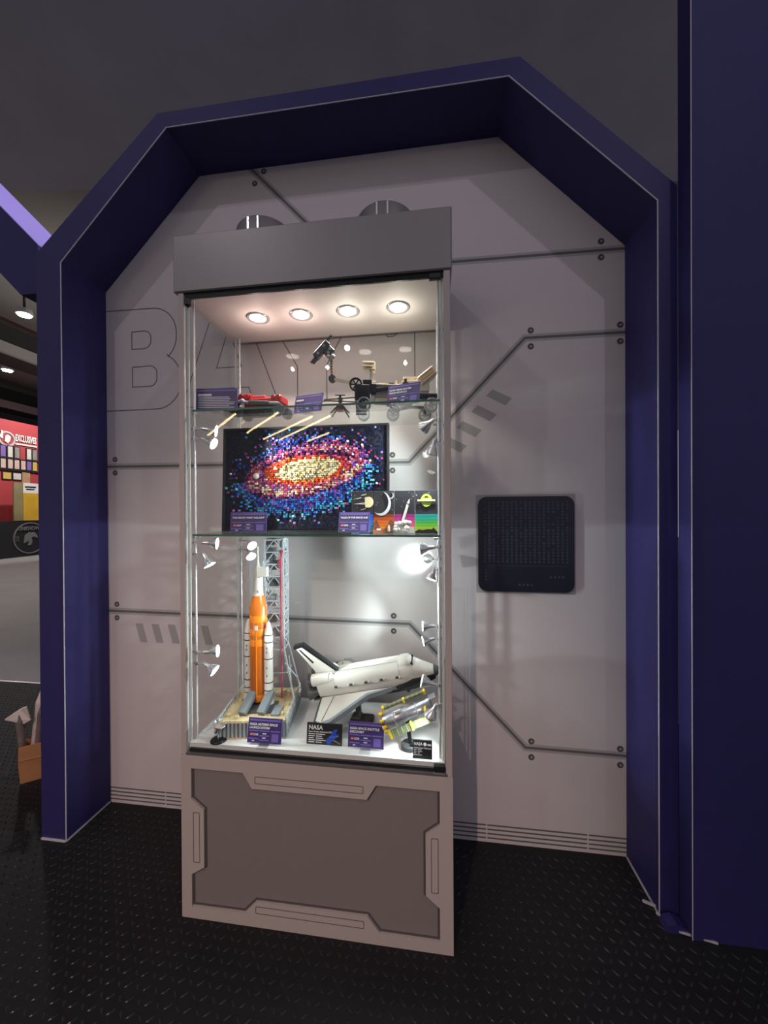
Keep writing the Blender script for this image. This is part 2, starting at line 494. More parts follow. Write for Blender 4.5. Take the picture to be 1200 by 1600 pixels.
# big outlined letters
def arc(cx, cz, rx, rz, a0, a1, n=8):
    return [(cx + rx * math.cos(math.radians(a0 + (a1 - a0) * i / n)), cz + rz * math.sin(math.radians(a0 + (a1 - a0) * i / n))) for i in range(n + 1)]
LT = [
    [(XL_, 2.362)] + arc(-1.302, 2.240, 0.117, 0.119, 90, 0) + arc(-1.302, 2.22, 0.117, 0.119, 0, -50) + [(-1.232, 2.138)] + arc(-1.29, 2.02, 0.128, 0.128, 62, 0) + arc(-1.288, 2.012, 0.126, 0.128, 0, -90) + [(XL_, 1.884)],
    [(-1.415, 2.254)] + arc(-1.352, 2.222, 0.037, 0.034, 90, 0, 5) + arc(-1.352, 2.208, 0.037, 0.036, 0, -90, 5) + [(-1.415, 2.172), (-1.415, 2.254)],
    [(-1.413, 2.087)] + arc(-1.322, 2.055, 0.036, 0.034, 90, 0, 5) + arc(-1.322, 2.028, 0.036, 0.035, 0, -90, 5) + [(-1.413, 1.993), (-1.413, 2.087)],
    [(-1.16, 1.885), (-0.985, 2.362), (-0.866, 2.362), (-0.684, 1.885), (-0.80, 1.885), (-0.828, 1.965), (-1.018, 1.965), (-1.046, 1.885), (-1.16, 1.885)],
    [(-0.985, 2.06), (-0.925, 2.235), (-0.862, 2.06), (-0.985, 2.06)],
    [(-0.780, 2.362), (-0.597, 2.046), (-0.597, 1.885), (-0.462, 1.885), (-0.462, 2.046), (-0.285, 2.362), (-0.42, 2.362), (-0.529, 2.17), (-0.638, 2.362), (-0.780, 2.362)],
    [(-0.073, 2.362), (-0.073, 1.885)],
    [(-0.20, 2.20), (-0.192, 2.152), (-0.165, 2.152), (-0.145, 2.165)],
]
for p in LT:
    MB().polyline(p, 0.0042, YP, YW).build('letter_outline', M_INK, wall)
# dark rounded console panel
def rrect(x0, x1, z0, z1, r, n=6):
    return (arc(x1 - r, z1 - r, r, r, 90, 0, n) + arc(x1 - r, z0 + r, r, r, 0, -90, n) + arc(x0 + r, z0 + r, r, r, -90, -180, n) + arc(x0 + r, z1 - r, r, r, 180, 90, n))
cp = thing('console_panel', 'black rounded square panel on the wall right of the glass case', 'wall panel', (0.378, YW, 1.257))
MB().bb(-.198, .198, -0.0006, 0, -.206, .206).build('printed_shadow', M_HATCH, cp)  # grey shadow border printed flat on the wall round the panel
MB().prism(rrect(-.190, .190, -.197, .197, .035), -0.012, 0).build('face', M_SCREEN, cp)
g = MB()
for i in range(19):
    for j in range(20):
        if random.random() < 0.07: continue
        x = -.163 + i * .0181; z = .172 - j * .0129
        w = random.choice((.0025, .0032, .004)); h = .0045
        g.bb(x - w, x + w, -.0126, -.012, z - h * random.uniform(.5, 1), z + h)
tag(g.build('glyph_grid', M_GLYPH, cp), kind='stuff')
MB().bb(-.166, .164, -.0126, -.012, -.090, -.0885).build('divider_line', M_GLYPH, cp)
g = MB()
for i in range(4):
    g.bb(.095 + i * .016, .103 + i * .016, -.0126, -.012, -.138, -.130)
    g.bb(-.028 + i * .016, -.020 + i * .016, -.0126, -.012, -.171, -.163)
    g.bb(-.163, -.157, -.0126, -.012, -.112 - i * .013, -.105 - i * .013)
tag(g.build('small_marks', M_GLYPH, cp), kind='stuff')

# purple portal frame
YF = 1.389
def offs(d, dt):
    k = 0.4142
    return [(CXA - HALF - d, 0), (CXA - HALF - d, ZK + d * k), (CXA - TOPH - dt * k - .012, ZT + dt), (CXA + TOPH + dt * k + .012, ZT + dt), (CXA + HALF + d, ZK + d * k), (CXA + HALF + d, 0)]
outer = offs(0.12, 0.065)
outer[4] = (0.8275, ZK + 0.045); outer[5] = (0.8275, 0)
pf = thing('portal_frame', 'purple fabric portal frame around the pale printed wall', 'arch frame', (0, 0, 0))
for i, nm in enumerate(('frame_leg', 'slanted_beam', 'lintel', 'slanted_beam', 'frame_leg')):
    q = [inner[i], inner[i + 1], outer[i + 1], outer[i]]
    o = fixn(MB().prism(q, YF, YW - .001).build(nm, M_PURPLE, pf))
    a = Vector((inner[i][0], inner[i][1])); b = Vector((inner[i + 1][0], inner[i + 1][1]))
    MB().cyl((a.x, YF - .001, a.y + .001), (b.x, YF - .001, b.y), 0.0022, n=6).build('edge_piping', M_PIPING, o)
for sx in (-1, 1):
    x = CXA + sx * (HALF - .002)
    MB().bar((x, YF, .004), (x, YW - .006, .004), .006).build('hem_piping', M_PIPING, pf)
MB().bar((CXA - HALF - .118, YF - .002, .004), (CXA - HALF, YF - .002, .004), .007).build('hem_piping', M_PIPING, pf)

# neighbouring bay on the left: slanted beam seen from its outer side
nb = thing('neighbour_portal', 'slanted purple beam of the next bay at the upper left edge', 'arch frame', (0, 0, 0))
q = [(-1.672, 2.43), (-1.672, 2.545), (-2.75, 3.62), (-2.75, 3.34), (-1.76, 2.34), (-1.672, 2.34)]
fixn(MB().prism(q, YF + .01, YF + .34).build('slanted_beam', M_PURPLE2, nb))
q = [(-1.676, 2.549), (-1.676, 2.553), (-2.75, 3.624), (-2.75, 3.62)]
fixn(MB().prism(q, YF + .012, YF + .338).build('lit_top_face', M_PURPLE_LIT, nb))  # thin sheet painting the light on the beam's top face

# near column at the right edge
rc = thing('portal_column', 'broad dark purple column at the right edge of the picture', 'column', (0, 0, 0))
q = [(0.828, 0), (0.828, 3.19), (1.25, 3.75), (2.6, 3.75), (2.6, 0)]
o = fixn(MB().prism(q, 1.322, 1.386).build('column_cover', M_PURPLE2, rc))
MB().cyl((0.8285, 1.3215, 0), (0.8285, 1.3215, 3.19), 0.0016, n=6).build('edge_piping', M_PIPING, o)
fixn(MB().prism([(0.756, 0.0), (0.80, 0.0), (0.83, 0.012), (0.79, 0.03), (0.765, 0.022)], 1.335, 1.375).build('loose_hem', M_PURPLE, rc))
MB().bar((0.758, 1.392, .006), (0.80, 1.335, .008), .006).build('hem_piping', M_PIPING, rc)
MB().bar((0.80, 1.335, .008), (0.90, 1.318, .004), .005).build('hem_piping', M_PIPING, rc)
MB().bar((0.735, 1.43, .004), (0.76, 1.40, .02), .007).build('hem_piping', M_PIPING, rc)

# ================================================================== DISPLAY CASE
CX, CY = -0.404, 1.181
case = thing('display_case', 'tall lit glass display case on a mauve panelled base', 'display case', (CX, CY, 0))
HW = 0.462
ZB, ZH, ZTOP = 0.5617, 2.149, 2.344
ZFL = 0.5987
DEP = 0.400
base = fixn(MB().bb(-HW, HW, .014, DEP, 0.0, ZB).build('base_cabinet', M_LAM, case))
pan = [(-.425, .517), (-.237, .517), (-.205, .466), (.188, .466), (.218, .515), (.421, .515), (.421, .408), (.376, .374), (.376, .179), (.420, .144), (.420, .038),
       (.228, .038), (.188, .087), (-.192, .085), (-.234, .042), (-.425, .040), (-.425, .151), (-.379, .179), (-.379, .377), (-.425, .412)]
fixn(MB().prism([(-HW, 0), (HW, 0), (HW, ZB), (-HW, ZB)], 0, .0145, [pan]).build('base_front_frame', M_LAM, case))
pp = fixn(MB().prism(pan, .0085, .0142).build('base_panel', M_PANEL, case))
c0 = Vector((0, .28))
def inset(poly, d):
    r = []
    n = len(poly)
    for i in range(n):
        a, b, c = (Vector(poly[i - 1]), Vector(poly[i]), Vector(poly[(i + 1) % n]))
        e1 = (b - a).normalized(); e2 = (c - b).normalized()
        n1 = Vector((e1.y, -e1.x)); n2 = Vector((e2.y, -e2.x))
        m = (n1 + n2)
        m = m / max(.3, m.dot(n1)) if m.length > 1e-6 else n1
        r.append(tuple(b + m * d))
    return r
fixn(MB().prism(pan, .0075, .0086, [inset(pan, .007)]).build('panel_border', M_PANELEDGE, pp))
for (x0, x1, z0, z1) in ((-.194, .177, .484, .509), (-.194, .177, .046, .071), (-.4185, -.394, .193, .367), (.393, .4165, .19, .365)):
    fixn(MB().prism(rrect(x0, x1, z0, z1, .004, 3), -.0004, .001, [rrect(x0 + .0022, x1 - .0022, z0 + .0022, z1 - .0022, .003, 3)]).build('groove', M_GROOVE, case))
# header, ceiling, posts
fixn(MB().bb(-.475, .467, -.004, DEP, ZH, ZTOP, .004).build('header', M_STEEL, case))
MB().bb(-.458, .458, .012, .36, ZH - .012, ZH + .001).build('ceiling_board', M_CEILW, case)
MB().bb(-.452, .452, .006, .0125, ZH - .018, ZH).build('door_seal', M_SEAL, case)
MB().bb(-.432, .448, .004, .016, ZB + .009, ZB + .022).build('door_seal', M_SEAL, case)
MB().bb(-.444, .446, .000, .006, ZB, ZB + .009).build('door_rail', M_ALU, case)
for a, b in ((-HW + .001, -.441), (.441, HW - .001)):
    MB().bb(a, b, .001, .018, ZB, ZH, .0015).build('corner_post', M_LAM, case)
MB().bb(-.436, .436, .012, .355, ZB, ZFL).build('floor_board', M_WHITE, case)
# glazing: each pane is a slab with its own pale polished edges
def pane(name, x0, x1, y0, y1, z0, z1, edges):
    p = MB().bb(x0, x1, y0, y1, z0, z1).build(name, M_GLASS, case)
    for e in edges:
        MB().bb(*e).build('polished_edge', M_GEDGE, p)
    return p
zb_, zt_ = ZB + .001, ZH - .001
pane('side_pane', -.438, -.432, .020, .344, zb_, zt_, [(-.4385, -.4315, .0185, .0205, zb_, zt_)])
pane('side_pane', .4315, .4375, .020, .344, zb_, zt_, [(.431, .438, .0185, .0205, zb_, zt_)])
pane('back_pane', -.438, .438, .347, .353, zb_, zt_, [(-.4445, -.4385, .346, .354, zb_, zt_), (.4385, .4445, .346, .354, zb_, zt_)])
pane('door_pane', -.440, .440, .006, .0115, ZB + .010, ZH - .002, [(-.4425, -.4402, .005, .0120, ZB + .010, ZH - .002), (.4402, .4405, .0055, .0115, ZB + .010, ZH - .002)])
MB().bb(-.438, -.418, -.001, .018, ZH - .045, ZH - .012, .006).build('door_hinge', M_SEAL, case)
MB().bb(.395, .432, .000, .016, ZH - .024, ZH - .006, .002).build('door_lock', M_SEAL, case)
MB().bb(.403, .437, -.002, .014, ZB + .012, ZB + .034, .002).build('door_lock', M_SEAL, case)
MB().bb(.402, .438, -.003, .013, ZB + .009, ZB + .0125).build('lock_plate', M_CHROME, case)
# two steel vent drums on the roof
for x in (-.213, .242):
    o = MB().lathe([(.105, ZTOP), (.105, ZTOP + .085), (.1, ZTOP + .092), (.02, ZTOP + .094)], 40, (x, .16, 0)).build('roof_vent', M_STEEL, case)
    for dx in (-.018, .018):
        MB().bb(x + dx - .003, x + dx + .003, .0535, .056, ZTOP, ZTOP + .084).build('vent_highlight', M_CHROME, o)  # bright strips stand in for highlights on the drum side
# shelves
Z1, Z2 = 1.754, 1.320
for z in (Z1, Z2):
    sh = MB().bb(-.428, .4285, .024, .342, z - .0065, z).build('glass_shelf', M_SHELF, case)
    MB().bb(-.428, .4285, .0225, .0245, z - .0065, z).build('green_edge', M_SEDGE, sh)
    for x in (-.426, .426):
        for y in (.035, .33):
            MB().cyl((x * 1.015, y, z - .012), (x * .955, y, z - .012), .0042, n=10).build('shelf_support', M_CHROME, case)
# rods in the four corners
RODS = {}
for k, (x, y) in {'fl': (-.424, .034), 'bl': (-.412, .325), 'fr': (.424, .034), 'br': (.424, .325)}.items():
    RODS[k] = (x, y)
    MB().cyl((x, y, ZFL), (x, y, ZH - .012), .0038, n=10).build('lamp_rod', M_ROD, case)
# downlights
for i, x in enumerate((-.254, -.083, .097, .283)):
    r = MB().lathe([(.042, ZH - .012), (.042, ZH - .0155), (.038, ZH - .017), (.030, ZH - .014), (.029, ZH - .0122)], 28, (x, .172, 0)).build('downlight', M_CHROME, case)
    MB().lathe([(.0285, ZH - .0125), (.0285, ZH - .0145), (.02, ZH - .0155)], 20, (x, .172, 0)).build('lens', M_BULBW, r)
    spot('downlight_lamp', (CX + x, CY + .172, ZH - .045), (CX + x, CY + .19, 0.6), 4.2, 112, (1.0, 0.82, 0.72) if i < 2 else (1.0, 0.93, 0.80), 0.3, 0.010)
    pl_ = bpy.data.lights.new('ceiling_fill', 'POINT'); pl_.energy = 0.36; pl_.shadow_soft_size = 0.008
    pl_.color = (1.0, 0.74, 0.66) if i < 2 else (1.0, 0.92, 0.80)
    po_ = bpy.data.objects.new('ceiling_fill', pl_); COL.objects.link(po_); po_.location = (CX + x, CY + .172, ZH - .075)  # added point light without a fixture, brightens the ceiling board

# pairs of small spot heads on the rods
def lamp(rod, z, direction, power, arm=0.03, col=(0.88, 1.0, 1.0), angle=95):
    x, y = RODS[rod]
    sx = 1 if x < 0 else -1
    d = Vector(direction).normalized()
    b = MB()
    b.cyl((x - sx * .012, y, z), (x + sx * arm, y, z), .0026, n=8)
    b.cyl((x, y, z - .006), (x, y, z + .006), .0065, n=10)
    p = Vector((x + sx * arm, y, z))
    b.sphere(p, .0065, 10, 6)
    br = b.build('lamp_bracket', M_CHROME, case)
    tip = p + d * .046
    h = MB()
    q = d.to_track_quat('Z', 'Y').to_matrix().to_4x4(); q.translation = p
    h.M = q
    h.lathe([(.006, .0), (.0075, .012), (.009, .020), (.015, .031), (.0215, .042), (.0225, .046), (.0205, .0455), (.013, .036)], 20)
    for i in range(10):
        t = 2 * PI * i / 10
        h.bar((.0105 * math.cos(t), .0105 * math.sin(t), .022), (.021 * math.cos(t), .021 * math.sin(t), .0425), .0016)
    h.build('lamp_head', M_CHROME, br)
    l = MB(); l.M = q
    l.lathe([(.0195, .0448), (.0195, .0455), (.012, .0465)], 16)
    l.build('lamp_lens', M_BULB, br)
    if power > 0:
        wp = Vector((CX, CY, 0)) + tip + d * .006
        spot('case_spot', wp, wp + d, power, angle, col, 0.6, 0.015)
PL = 3.4
lamp('fl', 1.690, (.93, .33, -.16), PL * 4.2, angle=72)
lamp('fl', 1.655, (.88, .04, -.42), PL * 2.0)
lamp('fl', 1.290, (.95, .30, -.08), PL * 6.0, angle=62)
lamp('fl', 1.250, (.50, .0, -.85), PL * .6)
lamp('fl', .905, (.95, .24, .05), PL * 3.6, angle=62)
lamp('fl', .865, (.85, .0, -.50), PL * .5)
lamp('bl', 1.275, (.7, -.5, -.45), PL * .25)
lamp('bl', 1.235, (.6, -.5, -.60), PL * .25)
lamp('fr', 1.690, (-.72, .55, -.40), PL * 3.0, .016, angle=110)
lamp('fr', 1.625, (-.30, .30, -.90), PL * 1.7, .012)
lamp('fr', 1.280, (-.97, .03, -.12), PL * 6.5, .016, angle=80)
lamp('br', 1.205, (-.40, .80, -.08), PL * .9, .022)
lamp('br', 1.165, (-.3, -.3, -.9), PL * .6, .014)
lamp('br', .935, (-.96, -.14, .0), PL * 3.4, .018, angle=95)
lamp('br', .885, (-.9, -.2, -.2), PL * .8, .018)
lamp('fr', .835, (-.95, .0, .22), PL * 2.2, .014)
lamp('fr', .770, (-.45, .1, -.9), PL * .8, .012)

# ================================================================== SIGNS
def info_card(label, w, h, x, y, z, lean, turn, title, sub=None, kind=0, brand='IDEAS', tilt=0.0):
    t = thing('info_card', label, 'sign', (x, y, z), (0, 0, math.radians(turn)), 'purple information cards')
    MB().bb(-.018, .018, -.024, .016, 0.0, .003).box((0, -.006, .008), (.03, .002, .012)).build('acrylic_holder', M_ACRYL, t)
    p = MB().bb(-w / 2, w / 2, -.0012, .0012, 0, h).build('card', M_SIGN, t)
    p.location = (0, 0, .006); p.rotation_euler = (-math.radians(lean), 0, math.radians(tilt))
    yy = -.0016
    e = .0022
    fixn(MB().prism([(-w / 2, 0), (w / 2, 0), (w / 2, h), (-w / 2, h)], -.0015, -.0010, [[(-w / 2 + e / 2, e / 2), (w / 2 - e / 2, e / 2), (w / 2 - e / 2, h - e / 2), (-w / 2 + e / 2, h - e / 2)]]).build('border', M_SIGNL, p))
    def strip(x0, x1, z0, z1, m=M_SIGNL, nm='print_band'):
        MB().bb(x0 * w, x1 * w, yy, -.001, z0 * h, z1 * h).build(nm, m, p)
    strip(-.46, .46, .87, .94)
    ts = h * .125
    for k, ln in enumerate([title] + ([sub] if sub else [])):
        if ln[0] == '#': strip(-.455, -.455 + .03 * len(ln), .67, .76, M_SIGNW, 'text_line'); continue
        text(ln, ts, M_SIGNW, p, -.455 * w, h * (.70 - k * .135) if sub else h * .68, yy, bold=.035, shear=.12, width=w * min(.9, .046 * len(ln)))
    if kind == 0:
        strip(-.46, -.17, .46, .51); strip(-.15, .14, .46, .51); strip(.17, .46, .46, .51)
        strip(-.42, -.345, .285, .40, M_RED, 'logo_square')
        text('LEGO', h * .05, M_SIGNW, p, -.415 * w, h * .32, yy - .0003, width=w * .065, bold=.03)
        text(brand, h * .115, M_SIGNW, p, -.325 * w, h * .30, yy, bold=.035, width=w * .14)
        strip(-.46, -.17, .15, .20); strip(-.15, .14, .27, .32); strip(-.15, .14, .10, .15)
        strip(.215, .415, .08, .39)
        strip(-.06, .05, .36, .40, M_SIGNW, 'text_line'); strip(-.06, .04, .19, .23, M_SIGNW, 'text_line'); strip(-.36, -.29, .07, .11, M_SIGNW, 'text_line')
    else:
        for k in range(7):
            strip(-.44, random.uniform(.28, .45), .60 - k * .075, .63 - k * .075, M_SIGNW, 'text_line')
    return t
F0 = ZFL
info_card('purple card on the white floor before the launch platform model', .122, .080, -.577, 1.208, F0, 12, 0, 'NASA ARTEMIS SPACE', 'LAUNCH SYSTEM', brand='ICONS')
info_card('purple card on the white floor right of the blue shuttle plaque', .122, .080, -.227, 1.226, F0, 10, -1, 'NASA SPACE SHUTTLE', 'DISCOVERY', brand='ICONS')
info_card('purple card at the lower left corner of the galaxy mosaic', .134, .070, -.643, 1.238, Z2, 4, 0, 'THE MILKY WAY GALAXY', brand='ART')
info_card('purple card leaning back just left of the space postcards', .108, .070, -.268, 1.245, Z2, 14, -3, 'TALES OF THE SPACE AGE', brand='IDEAS')
info_card('purple text card at the left end of the top shelf', .150, .084, -.770, 1.255, Z1, 4, 6, '###########', kind=1)
info_card('purple card between red model and small helicopter', .118, .070, -.452, 1.315, Z1, 14, -14, '#########', brand='TECHNIC')
info_card('purple card standing in front of the six wheeled rover', .118, .078, -.100, 1.270, Z1, 14, -16, 'NASA MARS ROVER', 'PERSEVERANCE', brand='TECHNIC')

def plaque(label, w, h, x, y, z, extra, lines):
    t = thing('plaque', label, 'plaque', (x, y, z), (math.radians(-8), 0, 0), 'black model plaques')
    MB().bb(-w / 2, w / 2, -.003, .003, 0, h).build('plate', M_BLACKP, t)
    if not extra:
        text('NASA', h * .30, M_SIGNW, t, -.45 * w, h * .70, -.0034, bold=.02, width=w * .40)
        text('Space Shuttle Discovery STS-31', h * .10, M_SIGNW, t, -.45 * w, h * .57, -.0034, bold=.02, width=w * .72)
    else:
        text('NASA', h * .24, M_SIGNW, t, -.45 * w, h * .72, -.0034, bold=.02, width=w * .44)
        text('esa', h * .22, M_SIGNW, t, .25 * w, h * .72, -.0034, bold=.03, width=w * .20)
        MB().lathe([(h * .09, 0), (h * .09, -.0036)], 14, (.13 * w, 0, h * .79), 'Y').build('emblem_disc', M_SIGNW, t)
        text('Hubble Space Telescope', h * .12, M_SIGNW, t, -.45 * w, h * .55, -.0034, bold=.02, width=w * .88)
    for k in range(lines):
        z0 = h * (.47 - k * .095)
        MB().bb(-.45 * w, (-.45 + random.uniform(.12, .2)) * w, -.0034, -.003, z0, z0 + h * .035).build('text_line', M_SIGNW, t)
        MB().bb(-.24 * w, (-.24 + random.uniform(.10, .34)) * w, -.0034, -.003, z0, z0 + h * .035).build('text_line', M_SIGNW, t)
    return t
p1 = plaque('black plaque with a blue shuttle picture under the shuttle wing', .124, .068, -.373, 1.237, F0, False, 5)
sil = [(.010, .004), (.020, .004), (.026, .012), (.038, .020), (.052, .036), (.040, .036), (.046, .052), (.036, .052), (.024, .034), (.008, .018)]
fixn(MB().prism(sil, -.0042, -.003).build('blue_shuttle_print', M_BLUEP, p1))
MB().polyline([(.020, .026), (.050, .030)], .0012, -.005, -.003).polyline([(.03, .018), (.058, .006)], .0008, -.005, -.003).build('white_trace', M_BLGREY, p1)
plaque('small black plaque with two emblems at the lower right corner of the case', .062, .056, -.037, 1.205, F0, True, 4)

# ================================================================== GALAXY MOSAIC
gal = thing('galaxy_mosaic', 'large brick mosaic of a spiral galaxy on black board', 'mosaic picture', (-.4845, 1.360, Z2), (math.radians(-2.5), 0, 0))
GW, GH = .650, .402
MB().bb(-GW / 2, GW / 2, 0, .018, 0, GH, .002).build('backing_board', mat('board_black', (.010, .010, .014), .7, spec=.15), gal)
fixn(MB().prism([(-GW / 2, 0), (GW / 2, 0), (GW / 2, GH), (-GW / 2, GH)], -.012, .0005, [[(-GW / 2 + .007, .007), (GW / 2 - .007, .007), (GW / 2 - .007, GH - .007), (-GW / 2 + .007, GH - .007)]]).build('black_rim', M_BBLACK, gal))
mm = bpy.data.materials.new('mosaic_tiles'); mm.use_nodes = True
_b = mm.node_tree.nodes['Principled BSDF']; _b.inputs['Roughness'].default_value = .5; _b.inputs['Specular IOR Level'].default_value = .08
_a = mm.node_tree.nodes.new('ShaderNodeVertexColor'); _a.layer_name = 'tile'
mm.node_tree.links.new(_a.outputs['Color'], _b.inputs['Base Color'])
def sr(h):
    h = h.lstrip('#'); r = []
    for i in (0, 2, 4):
        c = int(h[i:i + 2], 16) / 255; r.append(c / 12.92 if c < .04045 else ((c + .055) / 1.055) ** 2.4)
    return tuple(r)
PAL = {k: [sr(c) for c in v] for k, v in dict(
    navy=['#10152e', '#0c1024', '#14173a', '#0a0c18', '#0c1020'], core=['#f6e9c0', '#ead9a6', '#fff4d8', '#d8c08a', '#e8c98a'],
    orange=['#f05a28', '#e8401e', '#f58a3a', '#d83a28', '#ff6a3a'], dmag=['#5a1a4a', '#7a2450', '#3a1a4a'], mag=['#b23a78', '#8a2c6a', '#c85a94', '#a8325e', '#d88ab4'],
    pink=['#d8648a', '#e88aa8', '#f4c0b8', '#c8486e', '#f2d2c0', '#e05a4a'], viol=['#7a4aa8', '#5a3a8c', '#9a6ac0', '#8c3a80', '#b48ad0'],
    blue=['#2a5ac8', '#1e3c9a', '#3a7ae0', '#4aa0d8', '#24307a'], teal=['#3aa6c0', '#58b8c8', '#2a7aa8', '#7ad0d0'], star=['#e8ecf4', '#b8c4e0', '#8a9ad0']).items()}
def galcol(px, py):
    a = math.radians(-8)
    dx, dy = px - 479, py - 737
    x = dx * math.cos(a) + dy * math.sin(a); y = -dx * math.sin(a) + dy * math.cos(a)
    r = math.hypot(x / 90, y / 38); th = math.atan2(y / 38, x / 90)
    r += random.gauss(0, .025)
    sw = r + .07 * math.sin(th * 2 + 5.0 * r + .6)
    rc = random.choice; low = math.sin(th); q = random.random()
    if math.hypot((x - 4) / 52, y / 17) < 1 + random.gauss(0, .06): return 'core'
    if sw < .64: return 'orange' if q < .9 else 'core'
    if sw < .70: return rc(('orange', 'mag'))
    if sw < .82:
        if low < -.2: return rc(('navy', 'dmag', 'dmag', 'mag'))
        return rc(('mag', 'mag', 'viol', 'pink'))
    if sw < 1.03:
        if low > .1 and .86 < sw < .97: return rc(('core', 'pink', 'core', 'mag'))
        return rc(('pink', 'pink', 'mag', 'pink', 'viol'))
    if sw < 1.12: return rc(('mag', 'viol', 'dmag', 'navy', 'viol'))
    r2 = math.hypot((x + 6) / 116, (y - 6) / 66) + random.gauss(0, .05)
    if y > 4 and r2 < 1.0:
        return rc(('blue', 'blue', 'blue', 'viol')) if r2 < .86 else rc(('blue', 'teal', 'teal', 'navy'))
    if y < -26 and math.hypot((x + 6) / 92, y / 58) < 1 + random.gauss(0, .06): return rc(('blue', 'blue', 'navy', 'navy', 'viol'))
    if r2 < 1.12: return rc(('navy',) * 22 + ('viol', 'mag', 'blue'))
    return 'star' if q < .008 else ('blue' if q < .018 else 'navy')
tv, tf, tcol = [], [], []
NX, NY = 80, 49
cw = (GW - .014) / NX; chh = (GH - .014) / NY
for i in range(NX):
    for j in range(NY):
        px = 348 + (i + .5) / NX * 259; py = 670 + (1 - (j + .5) / NY) * 162
        k = galcol(px, py)
        if k == 'navy' and random.random() < .35: continue
        c = random.choice(PAL[k]); v = random.uniform(.55, .88); c = tuple(min(1, q * v) for q in c)
        x = -GW / 2 + .007 + (i + .5) * cw; z = .007 + (j + .5) * chh
        lo = k in ('navy',)
        h = .0012 if lo else random.choice((.0032, .0032, .0064, .0090)) * (1.0 if k != 'core' else 1.2)
        rr = cw * .485
        rnd_ = (not lo) and random.random() < .5
        o = len(tv)
        n = 8 if rnd_ else 4
        off = PI / 8 if rnd_ else PI / 4
        R0 = rr * (1.04 if rnd_ else 1.40)
        for (ry, sc) in ((0, 1), (-h * .8, 1), (-h, .86)):
            for q in range(n):
                t = off + 2 * PI * q / n
                tv.append((x + R0 * sc * math.cos(t), ry, z + R0 * sc * math.sin(t)))
        for lv in (0, 1):
            for q in range(n):
                tf.append((o + lv * n + q, o + (lv + 1) * n + q, o + (lv + 1) * n + (q + 1) % n, o + lv * n + (q + 1) % n)); tcol.append(c)
        tf.append(tuple(o + 2 * n + q for q in range(n))); tcol.append(c)
me = bpy.data.meshes.new('mosaic_tiles'); me.from_pydata(tv, [], tf); me.materials.append(mm)
ca = me.color_attributes.new('tile', 'FLOAT_COLOR', 'CORNER')
arr = []
for f, c in zip(tf, tcol):
    arr += [c[0], c[1], c[2], 1.0] * len(f)
ca.data.foreach_set('color', arr); me.update()
mo = bpy.data.objects.new('mosaic_tiles', me); COL.objects.link(mo); mo.parent = gal; mo['kind'] = 'stuff'
fixn(mo)
MB().lathe([(.012, 0), (.011, -.006), (.004, -.008)], 14, (-.19, -.004, .215), 'Y').build('white_dish_piece', M_BWHITE, gal)
for x, z in ((.17, .34), (.225, .325), (.255, .265), (.205, .25), (-.295, .225), (-.27, .165), (.28, .18), (.19, .29), (-.1, .045), (-.04, .06), (.13, .35)):
    MB().lathe([(.0042, 0), (.0042, -.007), (.003, -.0085)], 10, (x, -.001, z), 'Y').build('star_stud', M_BWHITE, gal)

# ================================================================== SPACE POSTCARDS
STR = {'blue': ['#2a5ac8', '#2f6fd8', '#3a86e0', '#4a9ce8', '#62b0ee', '#8ac8f4'], 'orange': ['#8a3a20', '#b8501e', '#d8691e', '#e8801e', '#f0982a', '#f6b040'],
       'pink': ['#8a2a6a', '#a8327a', '#c23c82', '#d84a7a', '#e85a6a', '#f0766a'], 'green': ['#1e8a8a', '#2a9a80', '#38a858', '#6ab43a', '#9ac432', '#c8d24a']}
def postcard(label, x0, x1, pal):
    t = thing('space_postcard', label, 'brick postcard', ((x0 + x1) / 2, 1.290, Z2 + .0005), (math.radians(-3), 0, 0), 'four space postcards')
    w = x1 - x0 - .001
    MB().bb(-w / 2, w / 2, 0, .012, 0, .148, .001).build('night_board', mat('postcard_night', (.022, .022, .026), .35, noise=.2, nscale=80), t)
    for k, c in enumerate(STR[pal]):
        zt = .066 - k * .0105
        MB().bb(-w / 2, w / 2, -.003 - .0006 * k, 0, max(.001, zt - .0098), zt).build('colour_stripe', mat('stripe_' + pal + str(k), sr(c), .35), t)
    for _ in range(7):
        sx, sz = random.uniform(-.45, .45) * w, random.uniform(.078, .143)
        MB().bb(sx - .0008, sx + .0008, -.0005, 0, sz - .0008, sz + .0008).build('star', M_SIGNW, t)
    return t
c1 = postcard('postcard with a comet over blue stripes', -.285, -.207, 'blue')
c2 = postcard('postcard with a crescent moon over orange stripes', -.206, -.134, 'orange')
c3 = postcard('postcard with a rising rocket over pink stripes', -.133, -.062, 'pink')
c4 = postcard('postcard with a lime ringed planet over green stripes', -.061, .018, 'green')
fixn(MB().prism([(-.030, .102), (.010, .108), (.018, .116), (.018, .096), (.010, .100)], -.006, 0).build('comet_tail', M_BWHITE, c1))
fixn(MB().prism(arc(.024, .108, .015, .019, 90, -90, 10) + [(.012, .090), (.010, .125)], -.009, 0).build('comet_head', mat('comet_cream', (.85, .72, .42), .3), c1))
for x, z in ((.006, .134), (-.012, .122), (.004, .083)):
    MB().prism([(x - .009, z - .003), (x + .008, z + .001), (x + .008, z + .004), (x - .009, z)], -.004, 0).build('comet_streak', M_BWHITE, c1)
fixn(MB().prism(arc(-.008, .103, .033, .042, 75, -125, 18) + arc(-.016, .108, .033, .040, -118, 62, 18), -.006, 0).build('crescent', mat('moon_grey', (.62, .63, .66), .35), c2))
fixn(MB().prism(arc(.026, .131, .009, .011, 80, -120, 10) + arc(.0235, .1325, .009, .010, -112, 66, 10), -.004, 0).build('small_crescent', mat('moon_grey', (.62, .63, .66), .35), c2))
